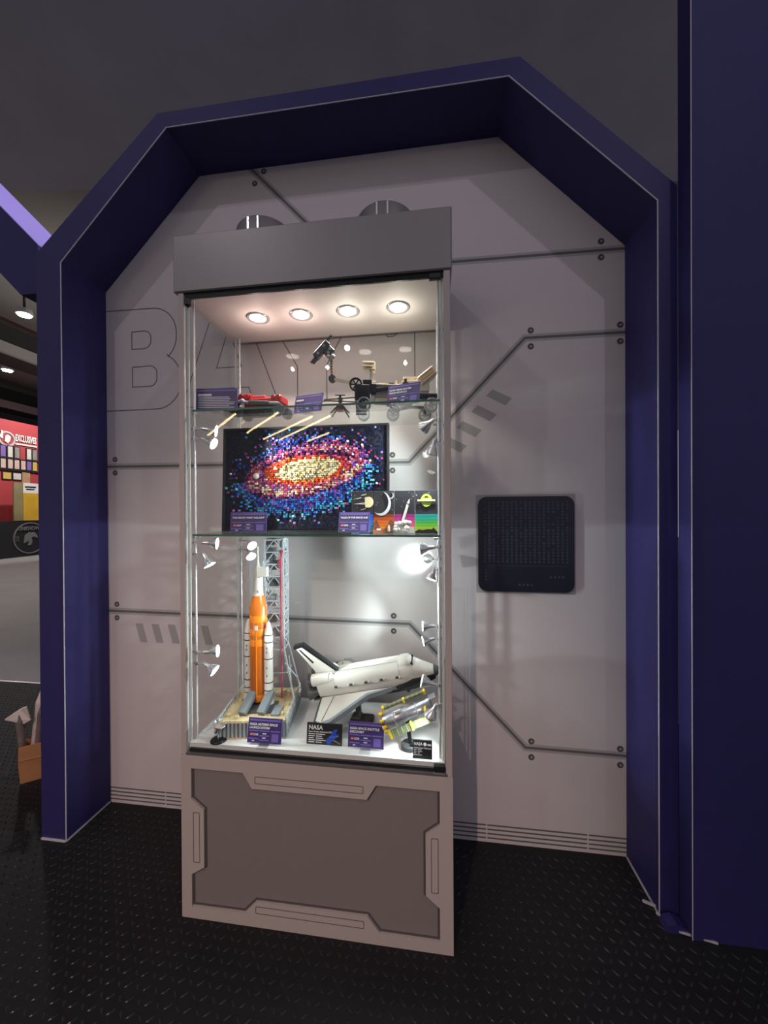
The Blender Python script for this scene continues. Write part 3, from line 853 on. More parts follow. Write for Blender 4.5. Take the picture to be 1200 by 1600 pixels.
fixn(MB().prism([(-.036, 0), (.036, 0), (.036, .040), (.028, .046), (.020, .042), (.014, .022), (.002, .012), (-.010, .018), (-.020, .044), (-.026, .046), (-.032, .036), (-.036, .018)], -.014, -.004).build('brown_mountains', M_BROWN, c2))
MB().lathe([(.004, .006), (.0045, .018), (.002, .026), (.0005, .030)], 10, (.020, -.017, 0)).build('little_rocket', M_BWHITE, c2)
MB().bb(-.022, -.008, -.018, -.013, .010, .016).build('white_rover', M_BWHITE, c2)
rk = MB().cyl((-.004, -.014, .042), (.014, -.012, .104), .0048, .0042, 10).cyl((.014, -.012, .104), (.0185, -.0115, .118), .0042, .0006, 10).build('rocket', M_BWHITE, c3)
MB().cyl((.0125, -.012, .098), (.0138, -.012, .1025), .0046, .0046, 10).build('rocket_band', M_BDGREY, rk)
b = MB()
for k in range(16):
    b.sphere((random.uniform(-.030, .022), random.uniform(-.024, -.008), random.uniform(.010, .045) * (1 - .2)), random.uniform(.008, .013), 8, 6)
b.bb(-.035, .035, -.026, -.003, .0, .022)
b.build('smoke_cloud', M_BWHITE, c3)
fixn(MB().prism(arc(0, .113, .019, .022, 0, 360, 22)[:-1], -.007, 0, [arc(0, .118, .010, .010, 20, 160, 8)]).build('planet', M_YGREEN, c4))
MB().cyl((-.030, -.009, .111), (.030, -.009, .111), .0042, n=8).build('planet_ring', mat('brick_lime_pale', (.68, .80, .22), .3), c4)
fixn(MB().prism([(-.038, 0), (.037, 0), (.037, .006), (.030, .012), (.024, .020), (.018, .013), (.004, .014), (-.012, .011), (-.026, .013), (-.038, .007)], -.020, -.006).build('dark_hills', M_BBLACK, c4))

# ================================================================== LAUNCH PLATFORM MODEL
LP = thing('launch_platform_model', 'orange and white rocket with boosters and launch tower on a grey and tan platform', 'rocket model', (-.653, 1.362, F0), (0, 0, math.radians(9)))
PW, PD, PH = .236, .256, .060
pl = MB().bb(-PW / 2 + .004, PW / 2 - .004, -PD / 2 + .004, PD / 2 - .004, .006, PH - .004).build('platform_body', M_BGREY, LP)
MB().bb(-PW / 2, PW / 2, -PD / 2, PD / 2, 0, .006).build('bottom_plate', M_BTAN, pl)
MB().bb(-PW / 2, PW / 2, -PD / 2, PD / 2, PH - .005, PH, .001).build('deck', M_BTAN, pl)
for k in range(17):    # upright ribs on the front
    x = -PW / 2 + .008 + k * (PW - .016) / 16
    MB().bb(x - .0035, x + .0035, -PD / 2 - .001, -PD / 2 + .005, .006, PH - .005).build('front_rib', M_BLGREY, pl)
for s in (-1, 1):     # truss sides
    x = s * (PW / 2 + .001)
    MB().bar((x, -PD / 2, .009), (x, PD / 2, .009), .006).bar((x, -PD / 2, PH - .008), (x, PD / 2, PH - .008), .006).build('truss_rail', M_BLGREY, pl)
    for k in range(7):
        y0 = -PD / 2 + k * PD / 7
        MB().bar((x, y0 + .002, .008), (x, y0 + .002, PH - .006), .005).bar((x, y0, .009), (x, y0 + PD / 7, PH - .009), .0035).bar((x, y0, PH - .009), (x, y0 + PD / 7, .009), .0035).build('truss_bay', M_BLGREY, pl)
# deck railing
for s in (-1, 1):
    r = MB().bar((s * PW / 2, -PD / 2, PH + .015), (s * PW / 2, PD / 2, PH + .015), .0042)
    for k in range(9):
        y = -PD / 2 + k * PD / 8
        r.bar((s * PW / 2, y, PH), (s * PW / 2, y, PH + .015), .004)
    r.build('handrail', M_BLGREY, pl)
for k in range(26):    # studs along the front edge
    x = -PW / 2 + .006 + k * (PW - .012) / 25
    MB().cyl((x, -PD / 2 + .004, PH), (x, -PD / 2 + .004, PH + .004), .0034, n=8).build('edge_stud', mat('brick_sand', (.70, .62, .40), .4), pl)
MB().bb(-.012, .016, -.132, -.121, .010, .018).bar((.0, -.128, .018), (.0, -.128, .045), .003).bar((0, -.128, .045), (.012, -.124, .056), .003).build('front_ladder', M_BWHITE, LP)
MB().prism([(.030, .012), (.052, .012), (.046, .05), (.036, .05)], -.129, -.12).build('front_buttress', M_BLGREY, LP)
MB().bb(-.052, .06, -.075, .005, PH, PH + .006).build('flame_trench', M_BDGREY, LP)
for s, x in ((-1, -.045), (1, .022)):
    MB().bar((x - .004, -.088, PH + .006), (x + .014, -.012, PH + .050), .028, .022).build('flame_ramp', mat('brick_slate', (.15, .17, .19), .4, noise=.1), LP)
MB().bb(.055, .085, -.095, -.03, PH, PH + .008).build('deck_panel', M_BGREY, LP)
for x, y in ((-.095, -.09), (-.09, .02), (.095, -.085), (.085, .06), (-.06, -.105), (.1, -.02), (.07, .09), (-.1, .08)):
    MB().box((x, y, PH + .005), (.010, .012, .010)).build('deck_box', M_BTAN, LP)
# rocket
RX, RY = -.018, .008
zb = .072
def rz(z): return z - F0
core = MB().lathe([(.026, rz(.668)), (.0315, rz(.672)), (.0315, rz(1.030)), (.029, rz(1.045)), (.0205, rz(1.075))], 28, (RX, RY, 0)).build('core_stage', M_ORANGE, LP)
for z in (.675, .885, .925, .975):
    MB().lathe([(.0317, rz(z)), (.0322, rz(z + .003)), (.0322, rz(z + (.022 if z > .7 else .018))), (.0317, rz(z + .025))], 28, (RX, RY, 0)).build('bright_band', M_ORANGE2, core)
MB().bar((RX + .002, RY - .032, rz(.69)), (RX + .002, RY - .032, rz(.955)), .004).build('fuel_line', M_ORANGE2, core)
MB().bb(RX - .003, RX + .007, RY - .035, RY - .029, rz(.948), rz(.964)).build('white_cap', M_BWHITE, core)
for k, (dx, dy) in enumerate(((-.043, .016), (.043, -.016))):
    bz = .668 if k == 0 else .648
    bo = MB().lathe([(.021, rz(bz)), (.020, rz(bz + .018)), (.0165, rz(bz + .030)), (.0165, rz(.925)), (.0135, rz(.945)), (.006, rz(.972)), (.002, rz(.978))], 20, (RX + dx, RY + dy, 0)).build('booster', M_BWHITE, LP)
    for z in (.695, .715, .745, .835, .898, .925):
        MB().lathe([(.0168, rz(z)), (.0171, rz(z + .0006)), (.0174, rz(z + .0032)), (.0168, rz(z + .0036))], 20, (RX + dx, RY + dy, 0)).build('black_ring', M_BBLACK, bo)
    for z in (.77, .80, .86, .875):
        MB().bb(RX + dx - .004, RX + dx - .001, RY + dy - .0172, RY + dy - .0160, rz(z), rz(z + .008)).build('printed_mark', M_BDGREY, bo)
up = MB().lathe([(.0205, rz(1.075)), (.0185, rz(1.085)), (.0180, rz(1.150)), (.0165, rz(1.165)), (.006, rz(1.195)), (.0035, rz(1.210)), (.0032, rz(1.222)), (.0022, rz(1.242)), (.0018, rz(1.262))], 20, (RX, RY, 0)).build('capsule', M_BWHITE, LP)
MB().bb(RX + .001, RX + .008, RY - .0195, RY - .0175, rz(1.088), rz(1.096)).build('flag_print', mat('flag_print', (.45, .28, .36), .5), up)
MB().lathe([(.0028, -.001), (.0028, -.0195)], 12, (RX - .006, RY, rz(1.137)), 'Y').build('round_emblem', M_BGREY, up)
for x, y in ((-.012, -.012), (.012, -.012), (-.012, .012), (.012, .012)):
    MB().lathe([(.011, rz(.655)), (.008, rz(.664)), (.005, rz(.672))], 12, (RX + x, RY + y, 0)).build('engine_nozzle', M_BDGREY, core)
# tower
TX, TY = .035, .078
tw = MB()
hw = .036
zk, zt = rz(.850), rz(1.285)
for sx in (-1, 1):
    for sy in (-1, 1):
        tw.bar((TX + sx * hw, TY + sy * hw, zk), (TX + sx * hw, TY + sy * hw, zt), .006)
to = tw.build('tower_posts', M_BLGREY, LP)
nb_ = 9
for k in range(nb_):
    z0 = zk + (zt - zk) * k / nb_; z1 = zk + (zt - zk) * (k + 1) / nb_
    m = MB()
    for sy in (-1, 1):
        m.bar((TX - hw, TY + sy * hw, z0), (TX + hw, TY + sy * hw, z0), .005)
        m.bar((TX - hw, TY + sy * hw, z0), (TX, TY + sy * hw, z1), .0035).bar((TX, TY + sy * hw, z1), (TX + hw, TY + sy * hw, z0), .0035)
    for sx in (-1, 1):
        m.bar((TX + sx * hw, TY - hw, z0), (TX + sx * hw, TY + hw, z0), .005)
        m.bar((TX + sx * hw, TY - hw, z0), (TX + sx * hw, TY + hw, z1), .0035).bar((TX + sx * hw, TY + hw, z0), (TX + sx * hw, TY - hw, z1), .0035)
    m.build('truss_section', M_BLGREY, to)
for k, (z0, z1, x0, x1, mt) in enumerate(((1.265, 1.290, -.034, -.002, M_BDGREY), (1.205, 1.25, -.033, -.004, M_BDGREY), (1.165, 1.20, -.02, .01, M_BDGREY), (1.02, 1.06, -.030, .004, M_BGREY), (1.10, 1.13, -.02, .012, M_BDGREY), (.955, .985, -.025, .005, M_BDGREY), (.90, .925, -.012, .02, M_BGREY))):
    MB().bb(TX + x0, TX + x1, TY - .028, TY + .02, rz(z0), rz(z1)).build('equipment_box', mt, to)
MB().bb(TX - .036, TX + .036, TY - .036, TY + .036, rz(1.282), rz(1.288)).bb(TX + .022, TX + .034, TY - .03, TY + .03, rz(1.255), rz(1.29)).build('tower_roof', M_BLGREY, to)
for sx, sy in ((1, -1), (1, 1), (-1, -1), (-1, 1)):
    l = MB().bar((TX + sx * hw, TY + sy * hw, zk + .003), (TX + sx * (hw + .048) * (1 if sx > 0 else .75), TY + sy * (hw + (.028 if sy < 0 else .004)), PH), .006)
    l.build('tower_leg', M_BLGREY, to)
MB().bar((TX + .05, TY - .044, .16), (TX + .05, TY + .036, .16), .004).bar((TX + .04, TY - .04, .20), (TX + .07, TY + .036, .11), .004).bar((TX + .07, TY - .05, .11), (TX + .04, TY + .036, .20), .004).bar((TX - .04, TY - .04, .16), (TX + .05, TY - .04, .16), .004).build('leg_brace', M_BLGREY, to)
MB().cyl((TX + .028, TY - .039, PH), (TX + .028, TY - .039, rz(1.245)), .0032, n=8).build('red_pipe', M_CRIM, to)
MB().bar((TX + .020, TY - .040, rz(1.18)), (TX + .034, TY - .040, rz(1.245)), .006).build('red_panel', M_CRIM, to)
ladder = MB().bar((TX + .046, TY - .03, rz(1.02)), (TX + .046, TY - .03, rz(1.232)), .003).bar((TX + .054, TY - .03, rz(1.02)), (TX + .054, TY - .03, rz(1.232)), .003)
for k in range(10): ladder.bar((TX + .046, TY - .03, rz(1.03 + k * .021)), (TX + .054, TY - .03, rz(1.038 + k * .021)), .002)
ladder.build('side_ladder', M_BLGREY, to)
# crew arm and umbilical arms
a_ = MB()
for dz in (0, .030):
    for dy in (-.008, .008):
        a_.bar((TX - hw, TY - hw + dy, rz(1.185) + dz), (RX + .022, RY - .004 + dy, rz(1.160) + dz), .0035)
for k in range(4):
    f = k / 4
    a_.bar((TX - hw + (RX + .022 - TX + hw) * f, TY - hw - .008 + (RY - TY + hw) * f, rz(1.185)), (TX - hw + (RX + .022 - TX + hw) * (f + .25), TY - hw - .008 + (RY - TY + hw) * (f + .25), rz(1.205)), .0025)
arm = a_.build('crew_arm', M_BLGREY, LP)
MB().bb(RX + .004, RX + .042, RY - .030, RY - .004, rz(1.150), rz(1.186), .001).build('white_room', M_BWHITE, arm)
for z in (1.10, 1.04, .985, .93):
    MB().bar((TX - hw, TY - hw, rz(z)), (RX + .03, RY + .006, rz(z - .006)), .006, .010).build('umbilical_arm', M_BWHITE if z < 1.0 else M_BLGREY, LP)

# ================================================================== SHUTTLE
SH = thing('space_shuttle_model', 'white and black space shuttle model tilted nose up on a black stand', 'shuttle model', (-.222, 1.412, .768))
def loft(secs, n=20, cap=True):
    """secs: (x, zc, hw, ht, hb, p) half width, height above and below the centre"""
    m = MB(); vs = []
    for (x, zc, hw_, ht, hb, p) in secs:
        for i in range(n):
            t = 2 * PI * i / n
            c, s = math.cos(t), math.sin(t)
            y = hw_ * math.copysign(abs(c) ** p, c)
            z = zc + (ht if s > 0 else hb) * math.copysign(abs(s) ** p, s)
            vs.append((x, y, z))
    fs = []
    for k in range(len(secs) - 1):
        for i in range(n):
            fs.append((k * n + i, k * n + (i + 1) % n, (k + 1) * n + (i + 1) % n, (k + 1) * n + i))
    m.add(vs, fs, True)
    if cap:
        m.add(vs[:n], [list(range(n))]); m.add(vs[-n:], [list(range(n))])
    return m
# the orbiter is turned as one: its meshes are baked with this matrix
OM = Matrix.Rotation(math.radians(-3), 4, 'Z') @ Matrix.Rotation(math.radians(-13), 4, 'Y') @ Matrix.Rotation(math.radians(14), 4, 'X')
FIN = ('tail_fin', 'fin_black_edge', 'rudder_gap')
def sbuild(m, name, mt, parent=None, fix=True):
    for i, p in enumerate(m.v):
        m.v[i] = tuple(OM @ Vector((p[0] + (.16 * (p[2] - .044) if name in FIN else 0), p[1] * 1.08, p[2] * 1.16)))
    o = m.build(name, mt, parent or SH)
    if fix: fixn(o)
    return o
fus = sbuild(loft([(-.222, .0, .043, .040, .034, .6), (-.19, .0, .045, .043, .036, .6), (.10, .0, .045, .044, .036, .62), (.125, .0, .044, .043, .036, .65), (.150, .0, .042, .036, .035, .7),
                   (.175, -.003, .038, .025, .031, .8), (.202, -.008, .031, .016, .026, .85), (.226, -.013, .023, .011, .020, .9)]), 'fuselage', M_BWHITE)
sbuild(loft([(.226, -.013, .0242, .0122, .0202, .9), (.240, -.015, .017, .010, .014, 1), (.249, -.016, .008, .006, .007, 1)]), 'nose_cap', M_BDGREY)
sbuild(loft([(-.225, -.038, .0462, .006, .009, .5), (.085, -.038, .047, .006, .009, .5), (.09, -.036, .0470, .022, .010, .45), (.15, -.034, .0455, .036, .011, .45), (.19, -.030, .0390, .028, .010, .55), (.228, -.024, .0265, .016, .010, .8)]), 'black_belly', M_BBLACK)
for s in (-1, 1):
    wing = [(.075, s * .042), (-.03, s * .062), (-.150, s * .160), (-.178, s * .164), (-.205, s * .150), (-.215, s * .042)]
    sbuild(MB().prism(wing, -.034, -.024, axis='Z'), 'wing', M_BWHITE)
    edge = [(.080, s * .042), (-.026, s * .066), (-.148, s * .166), (-.178, s * .170), (-.178, s * .160), (-.150, s * .152), (-.034, s * .056), (.06, s * .042)]
    sbuild(MB().prism(edge, -.037, -.0225, axis='Z'), 'wing_leading_edge', M_BGREY)
    sbuild(MB().prism([(-.205, s * .158), (-.216, s * .042), (-.222, s * .042), (-.212, s * .158)], -.036, -.023, axis='Z'), 'elevon_edge', M_BDGREY)
    sbuild(MB().bar((-.165, s * .045, -.0232), (-.180, s * .155, -.0232), .0015), 'elevon_gap', M_BDGREY)
    for x in (-.145, -.085, -.025, .035, .095):
        o = sbuild(MB().box((x, s * .0460, .010), (.010, .004, .006)), 'side_hinge', M_BDGREY)
        sbuild(MB().sphere((x - .010, s * .046, .010), .0038, 8, 5).sphere((x + .010, s * .046, .010), .0038, 8, 5), 'hinge_stud', M_BWHITE, o)
    sbuild(loft([(-.246, .034, .012, .012, .012, .8), (-.235, .034, .020, .019, .018, .7), (-.17, .034, .020, .018, .018, .7), (-.145, .032, .010, .010, .010, .9)]).__class__() if False else MB().cyl((-.236, s * .026, .034), (-.165, s * .026, .034), .021, .018, 14).cyl((-.165, s * .026, .034), (-.140, s * .026, .028), .018, .006, 14), 'engine_pod', M_BWHITE)
    sbuild(MB().lathe([(.008, -.238), (.014, -.258)], 14, (0, s * .030, .030), 'X'), 'pod_nozzle', M_BDGREY)
    sbuild(MB().lathe([(.010, -.225), (.013, -.24), (.022, -.266)], 16, (0, s * .024, -.014), 'X'), 'main_engine', M_BDGREY)
sbuild(MB().lathe([(.010, -.225), (.013, -.24), (.022, -.264)], 16, (0, 0, .020), 'X'), 'main_engine', M_BDGREY)
sbuild(MB().bb(-.258, -.222, -.030, .030, -.040, -.034), 'body_flap', M_BDGREY)
fin = [(-.140, .044), (-.262, .156), (-.292, .152), (-.232, .060), (-.222, .044)]
fo = sbuild(MB().prism(fin, -.007, .007), 'tail_fin', M_BWHITE)
sbuild(MB().prism([(-.134, .044), (-.258, .160), (-.296, .158), (-.298, .146), (-.290, .146), (-.264, .150), (-.146, .044)], -.0078, .0078), 'fin_black_edge', M_BBLACK, fo)
sbuild(MB().prism([(-.272, .142), (-.278, .142), (-.232, .085), (-.226, .088)], -.0078, .0078), 'rudder_gap', M_BBLACK, fo)
# flight deck and windows
sbuild(loft([(.098, .030, .026, .012, .010, .8), (.115, .034, .031, .018, .014, .8), (.140, .034, .030, .017, .014, .8), (.152, .028, .027, .013, .014, .8), (.164, .020, .022, .009, .010, .85)]), 'flight_deck', M_BWHITE)
for y0, y1 in ((-.024, -.014), (-.011, -.001), (.001, .011), (.014, .024)):
    sbuild(MB().box((.1535, (y0 + y1) / 2, .0345), (.010, y1 - y0, .0075)), 'cockpit_window', M_BBLACK)
for x in (-.15, .104):
    sbuild(loft([(x, 0, .0455, .0446, .0, .62), (x + .0018, 0, .0455, .0446, .0, .62)]), 'body_seam', M_BLGREY)
sbuild(MB().bar((-.15, -.012, .0446), (.115, -.012, .0446), .0012), 'door_seam', M_BLGREY)
sbuild(MB().bar((-.15, -.0462, .004), (.03, -.0462, .004), .0012), 'side_seam', M_BLGREY)
sbuild(MB().cyl((.118, -.030, -.050), (.118, -.030, -.044), .004, n=8).lathe([(.0075, -.003), (.0075, .003), (.0045, .003), (.0045, -.003), (.0075, -.003)], 12, (.118, -.030, -.052), 'Y', caps=False), 'landing_wheel', M_BDGREY)
# stand
st = MB().bb(-.040, .046, -.028, .028, 0, .026, .006).build('stand_base', M_BBLACK, SH, (-.270 + .222, 1.378 - 1.412, F0 - .768))
MB().bb(-.034, .0, -.022, .022, .026, .032, .001).build('stand_block', M_BDGREY, st)
MB().bar((-.010, 0, .02), (-.016, .012, .105), .020, .014).build('stand_arm', M_BDGREY, st)

# ================================================================== TELESCOPE
HT = thing('space_telescope_model', 'silver space telescope model with yellow tipped solar panels on a round black foot', 'satellite model', (-.078, 1.262, F0))
HM = Matrix.Translation((-.010, .012, .108)) @ Matrix.Rotation(math.radians(8), 4, 'Z') @ Matrix.Rotation(math.radians(-22), 4, 'Y')
def hbuild(m, name, mt, parent=None):
    for i, p in enumerate(m.v): m.v[i] = tuple(HM @ Vector(p))
    return fixn(m.build(name, mt, parent or HT))
tb = hbuild(MB().lathe([(.022, -.088), (.024, -.086), (.024, -.010), (.020, -.004), (.020, .085), (.0195, .0855), (.017, .086), (.017, .07)], 24, axis='X'), 'telescope_tube', M_SILVER)
for x in (-.05, -.006, .03):
    hbuild(MB().lathe([(.0243 if x < -.01 else .0206, x), (.025 if x < -.01 else .0212, x + .001), (.025 if x < -.01 else .0212, x + .003), (.0243 if x < -.01 else .0206, x + .004)], 24, axis='X'), 'tube_band', M_BLGREY, tb)
hbuild(MB().prism([(-.020, .086), (.020, .086), (.026, .120), (-.02, .11)], .014, .017, axis='Z') if False else MB().box((.096, 0, .020), (.024, .034, .003)), 'aperture_door', M_SILVER)
hbuild(MB().box((-.03, -.012, .024), (.022, .012, .006)), 'white_box', M_BWHITE, tb)
for k in range(6): hbuild(MB().box((-.075 + k * .010, -.0235, .002), (.003, .003, .003)), 'tube_stud', M_BDGREY, tb)
for s, zz, yy in ((1, .036, .020), (-1, -.030, -.030)):
    sp = hbuild(MB().box((0, yy, zz), (.156, .004, .027) if s < 0 else (.156, .016, .008)), 'solar_panel', M_SOLAR)
    for k in range(9):
        hbuild(MB().box((-.068 + k * .017, yy, zz), (.0016, .0048, .0276) if s < 0 else (.0016, .0166, .0088)), 'panel_divider', M_BLGREY, sp)
    for e in (-1, 0, 1):
        hbuild(MB().box((e * .077, yy, zz), (.008, .007, .030) if s < 0 else (.008, .019, .011)), 'yellow_bracket', M_YELLOW if e else mat('brick_yellow_pale', (.80, .72, .12), .3), sp)
    for e in (-1, 1):
        hbuild(MB().bar((0, yy * .6, zz * .6), (0, yy, zz), .004), 'panel_strut', M_YELLOW, sp)
for zz, yy in ((.018, -.022), (-.002, -.026), (-.020, -.022), (.03, .0)):
    hbuild(MB().cyl((-.094, yy, zz), (-.082, yy, zz), .007, .005, 8), 'yellow_detail', M_YELLOW)
hbuild(MB().lathe([(.003, .055), (.013, .062), (.014, .066)], 10, (0, -.030, .0), 'X'), 'yellow_antenna', M_YELLOW)
ft = MB().lathe([(.030, 0), (.030, .013), (.028, .015), (.010, .016)], 22, (-.002, -.006, 0)).build('foot', M_BDGREY, HT)
MB().bar((.0, -.008, .012), (-.012, .006, .085), .012, .010).build('stand_arm', M_BBLACK, HT)
MB().box((.006, -.018, .017), (.014, .016, .006)).build('foot_block', M_BBLACK, ft)

# ================================================================== LOOSE LAMP ON THE CASE FLOOR
FL = thing('spot_lamp', 'small chrome lamp on a round black foot in the left floor corner', 'lamp', (-.747, 1.214, F0))
MB().lathe([(.027, 0), (.027, .004), (.022, .008), (.006, .010)], 20).build('foot', M_BBLACK, FL)
MB().cyl((0, 0, .008), (-.006, .0, .034), .004, n=8).build('neck', M_CHROME, FL)
h = MB(); dd = Vector((.45, -.15, .85)).normalized()
q = dd.to_track_quat('Z', 'Y').to_matrix().to_4x4(); q.translation = (-.012, .002, .026)
h.M = q
h.lathe([(.006, 0), (.008, .012), (.016, .030), (.021, .042), (.0195, .0415), (.012, .034)], 18)
h.build('lamp_head', M_ALU, FL)

# ================================================================== TOP SHELF: ROVER
RV = thing('mars_rover_model', 'tan and black six wheeled rover model with mast and raised arm on the top shelf', 'rover model', (-.126, 1.412, Z1), (0, 0, math.radians(11)))
RV.scale = (1.06, 1.0, 1.10)
# local: forward is -X
WR = .0235
for sy in (-1, 1):
    for x in (-.125, -.015, .105):
        w = MB()
        y = sy * .068
        w.lathe([(.0180, -.012), (.0215, -.013), (WR, -.010), (WR, .010), (.0215, .013), (.0180, .012), (.0180, -.012)], 22, (x, y, WR), 'Y', caps=False)
        wo = w.build('wheel', M_BGREY, RV)
        sp_ = MB()
        for k in range(6):
            t = 2 * PI * k / 6
            sp_.bar((x, y + sy * .004, WR), (x + .019 * math.cos(t), y + sy * .004, WR + .019 * math.sin(t)), .0045)
        sp_.cyl((x, y - .010, WR), (x, y + .010, WR), .006, n=10)
        sp_.build('wheel_spokes', M_BLGREY, wo)
    y = sy * .062
    MB().bar((-.125, y, WR), (-.125, y, .066), .009).bar((-.125, y, .066), (-.03, y, .080), .009).bar((-.03, y, .080), (.05, y, .050), .009).bar((.05, y, .050), (-.015, y, WR + .012), .009).bar((.05, y, .050), (.105, y, .048), .009).bar((.105, y, .048), (.105, y, WR), .009).build('rocker_bogie', M_BBLACK, RV)
MB().bb(-.085, .055, -.050, .050, .052, .092, .002).build('body', mat('rover_grey_tan', (.48, .42, .34), .4, noise=.06), RV)
MB().bb(-.098, .040, -.056, .056, .091, .096, .001).build('deck', M_CREAM, RV)
MB().bb(-.10, -.086, -.05, .05, .060, .080).build('front_plate', M_BDGREY, RV)
for x, y, s in ((-.06, -.03, .012), (-.03, -.035, .010), (.0, -.03, .014), (.02, .0, .012), (-.05, .02, .014)):
    MB().bb(x - s, x + s, y - s * .7, y + s * .7, .096, .096 + s * .8).build('deck_block', M_CREAM if s > .011 else M_BBLACK, RV)
MB().cyl((-.008, -.044, .096), (-.008, -.044, .112), .006, n=10).build('deck_antenna', M_CREAM, RV)
MB().cyl((.020, -.04, .096), (.020, -.04, .118), .005, n=10).bb(.01, .03, -.05, -.03, .094, .104).build('black_actuator', M_BBLACK, RV)
ms = MB().bb(-.104, -.092, -.026, -.014, .092, .148).build('mast', M_BWHITE, RV)
MB().bb(-.114, -.082, -.024, -.016, .114, .119).build('mast_crossbar', M_BWHITE, ms)
hd = MB().bb(-.128, -.088, -.040, -.006, .168, .176, .001).bb(-.128, -.092, -.040, -.006, .158, .164, .001).bb(-.122, -.086, -.038, -.008, .150, .154, .001).bb(-.098, -.084, -.034, -.010, .146, .176, .001).build('camera_head', M_CREAM, ms)
# power unit at the rear
MB().bb(.028, .105, -.040, .040, .078, .116, .002).build('rear_body', M_CREAM, RV)
pu = MB(); pu.M = Matrix.Translation((.096, -.018, .130)) @ Matrix.Rotation(math.radians(-38), 4, 'Y')
pu.bb(-.034, .034, -.030, .030, -.016, .016, .003)
po = pu.build('power_unit', M_CREAM, RV)
pu = MB(); pu.M = Matrix.Translation((.096, -.018, .130)) @ Matrix.Rotation(math.radians(-38), 4, 'Y')
for k in range(3): pu.bb(-.028, .028, -.0335, -.029, -.012 + k * .010, -.007 + k * .010)
pu.build('cooling_fins', mat('brick_pale_orange', (.72, .47, .27), .4), po)
MB().bb(.01, .055, -.030, .0, .112, .118).bar((.010, -.02, .096), (.03, -.02, .126), .006).bb(.015, .065, -.028, -.012, .126, .131).build('rear_antenna', M_CREAM, RV)
MB().bb(.06, .13, -.062, -.044, .052, .064).cyl((.075, -.066, .058), (.125, -.066, .058), .006, n=8).build('rear_linkage', M_BBLACK, RV)
# turret at the front and the raised arm
MB().bb(-.156, -.104, -.078, -.030, .036, .088, .004).bb(-.128, -.098, -.07, -.05, .082, .104).bb(-.118, -.082, -.066, -.04, .066, .092).cyl((-.134, -.078, .052), (-.134, -.03, .052), .020, n=14).build('front_turret', M_BBLACK, RV)
MB().cyl((-.152, -.056, .012), (-.116, -.056, .012), .020, n=14).build('front_drum', M_BDGREY, RV)
rg = MB().lathe([(.022, -.004), (.022, .004), (.017, .004), (.017, -.004), (.022, -.004)], 20, (-.152, -.070, .088), 'Y', caps=False)
for k in range(3):
    t = PI * k / 3; rg.bar((-.152 - .018 * math.cos(t), -.070, .088 - .018 * math.sin(t)), (-.152 + .018 * math.cos(t), -.070, .088 + .018 * math.sin(t)), .004)
rg.build('arm_pulley', M_BBLACK, RV)
sho = Vector((-.160, -.066, .092)); elb = Vector((-.232, -.052, .110)); wri = Vector((-.236, -.036, .182)); tl = Vector((-.266, -.032, .213))
MB().bar(sho, elb, .009, .009).build('lower_arm', M_CREAM, RV)
MB().lathe([(.0125, -.006), (.0125, .006)], 18, tuple(elb), 'Y').build('elbow_joint', M_BDGREY, RV)
ua = MB().bar(elb, wri, .010, .010).build('upper_arm', mat('brick_nougat', (.52, .33, .24), .4), RV)
for k in range(6):
    p = elb.lerp(wri, .2 + k * .13)
    MB().cyl((p.x, p.y - .0056, p.z), (p.x, p.y + .0056, p.z), .003, n=8).build('pin_hole', M_BBLACK, ua)
MB().sphere(tuple(wri + Vector((.006, -.005, .006))), .0085, 10, 6).sphere(tuple(wri + Vector((-.010, -.006, .006))), .007, 10, 6).build('wrist_joint', M_BWHITE, RV)
tm = MB(); tm.M = Matrix.Translation(tl) @ Matrix.Rotation(math.radians(-48), 4, 'Y')
tm.bb(-.036, .030, -.014, .014, -.010, .012, .002).bb(.030, .056, -.004, .004, .004, .012).bb(-.006, .026, -.012, .012, -.034, -.010, .002)
for y in (-.010, 0, .010): tm.bb(-.058, -.036, y - .002, y + .002, -.006 + y * .8, -.001 + y * .8)
to_ = tm.build('tool_turret', M_BDGREY, RV)
tm = MB(); tm.M = Matrix.Translation(tl) @ Matrix.Rotation(math.radians(-48), 4, 'Y')
for x, z in ((-.022, 0), (.01, .002), (.004, -.024), (.016, -.02)): tm.cyl((x, -.0155, z), (x, -.013, z), .0045, n=10)
tm.build('tool_pins', M_BLGREY, to_)

# helicopter
HE = thing('helicopter_model', 'small black four legged helicopter with crossed rotors beside the rover', 'helicopter model', (-.338, 1.352, Z1), (0, 0, math.radians(12)))
MB().bb(-.012, .012, -.012, .012, .014, .034, .001).build('body', M_BROWN, HE)
for k in range(4):
    t = PI / 4 + PI / 2 * k
    MB().bar((.008 * math.cos(t), .008 * math.sin(t), .036), (.046 * math.cos(t), .046 * math.sin(t), .0), .0045).build('leg', M_BBLACK, HE)
MB().cyl((0, 0, .034), (0, 0, .072), .004, n=8).build('rotor_mast', M_BBLACK, HE)
for z, a in ((.050, 8), (.060, -14)):
    r = MB(); r.M = Matrix.Rotation(math.radians(a), 4, 'Z')
    r.bar((-.062, 0, z), (.062, 0, z + .002), .009, .0025).cyl((0, 0, z - .003), (0, 0, z + .003), .009, n=10)
    r.build('rotor', M_BDGREY, HE)
r = MB(); r.M = Matrix.Translation((0, 0, .074)) @ Matrix.Rotation(math.radians(18), 4, 'X')
r.bb(-.018, .018, -.014, .014, -.0015, .0015); r.build('solar_plate', M_BBLACK, HE)

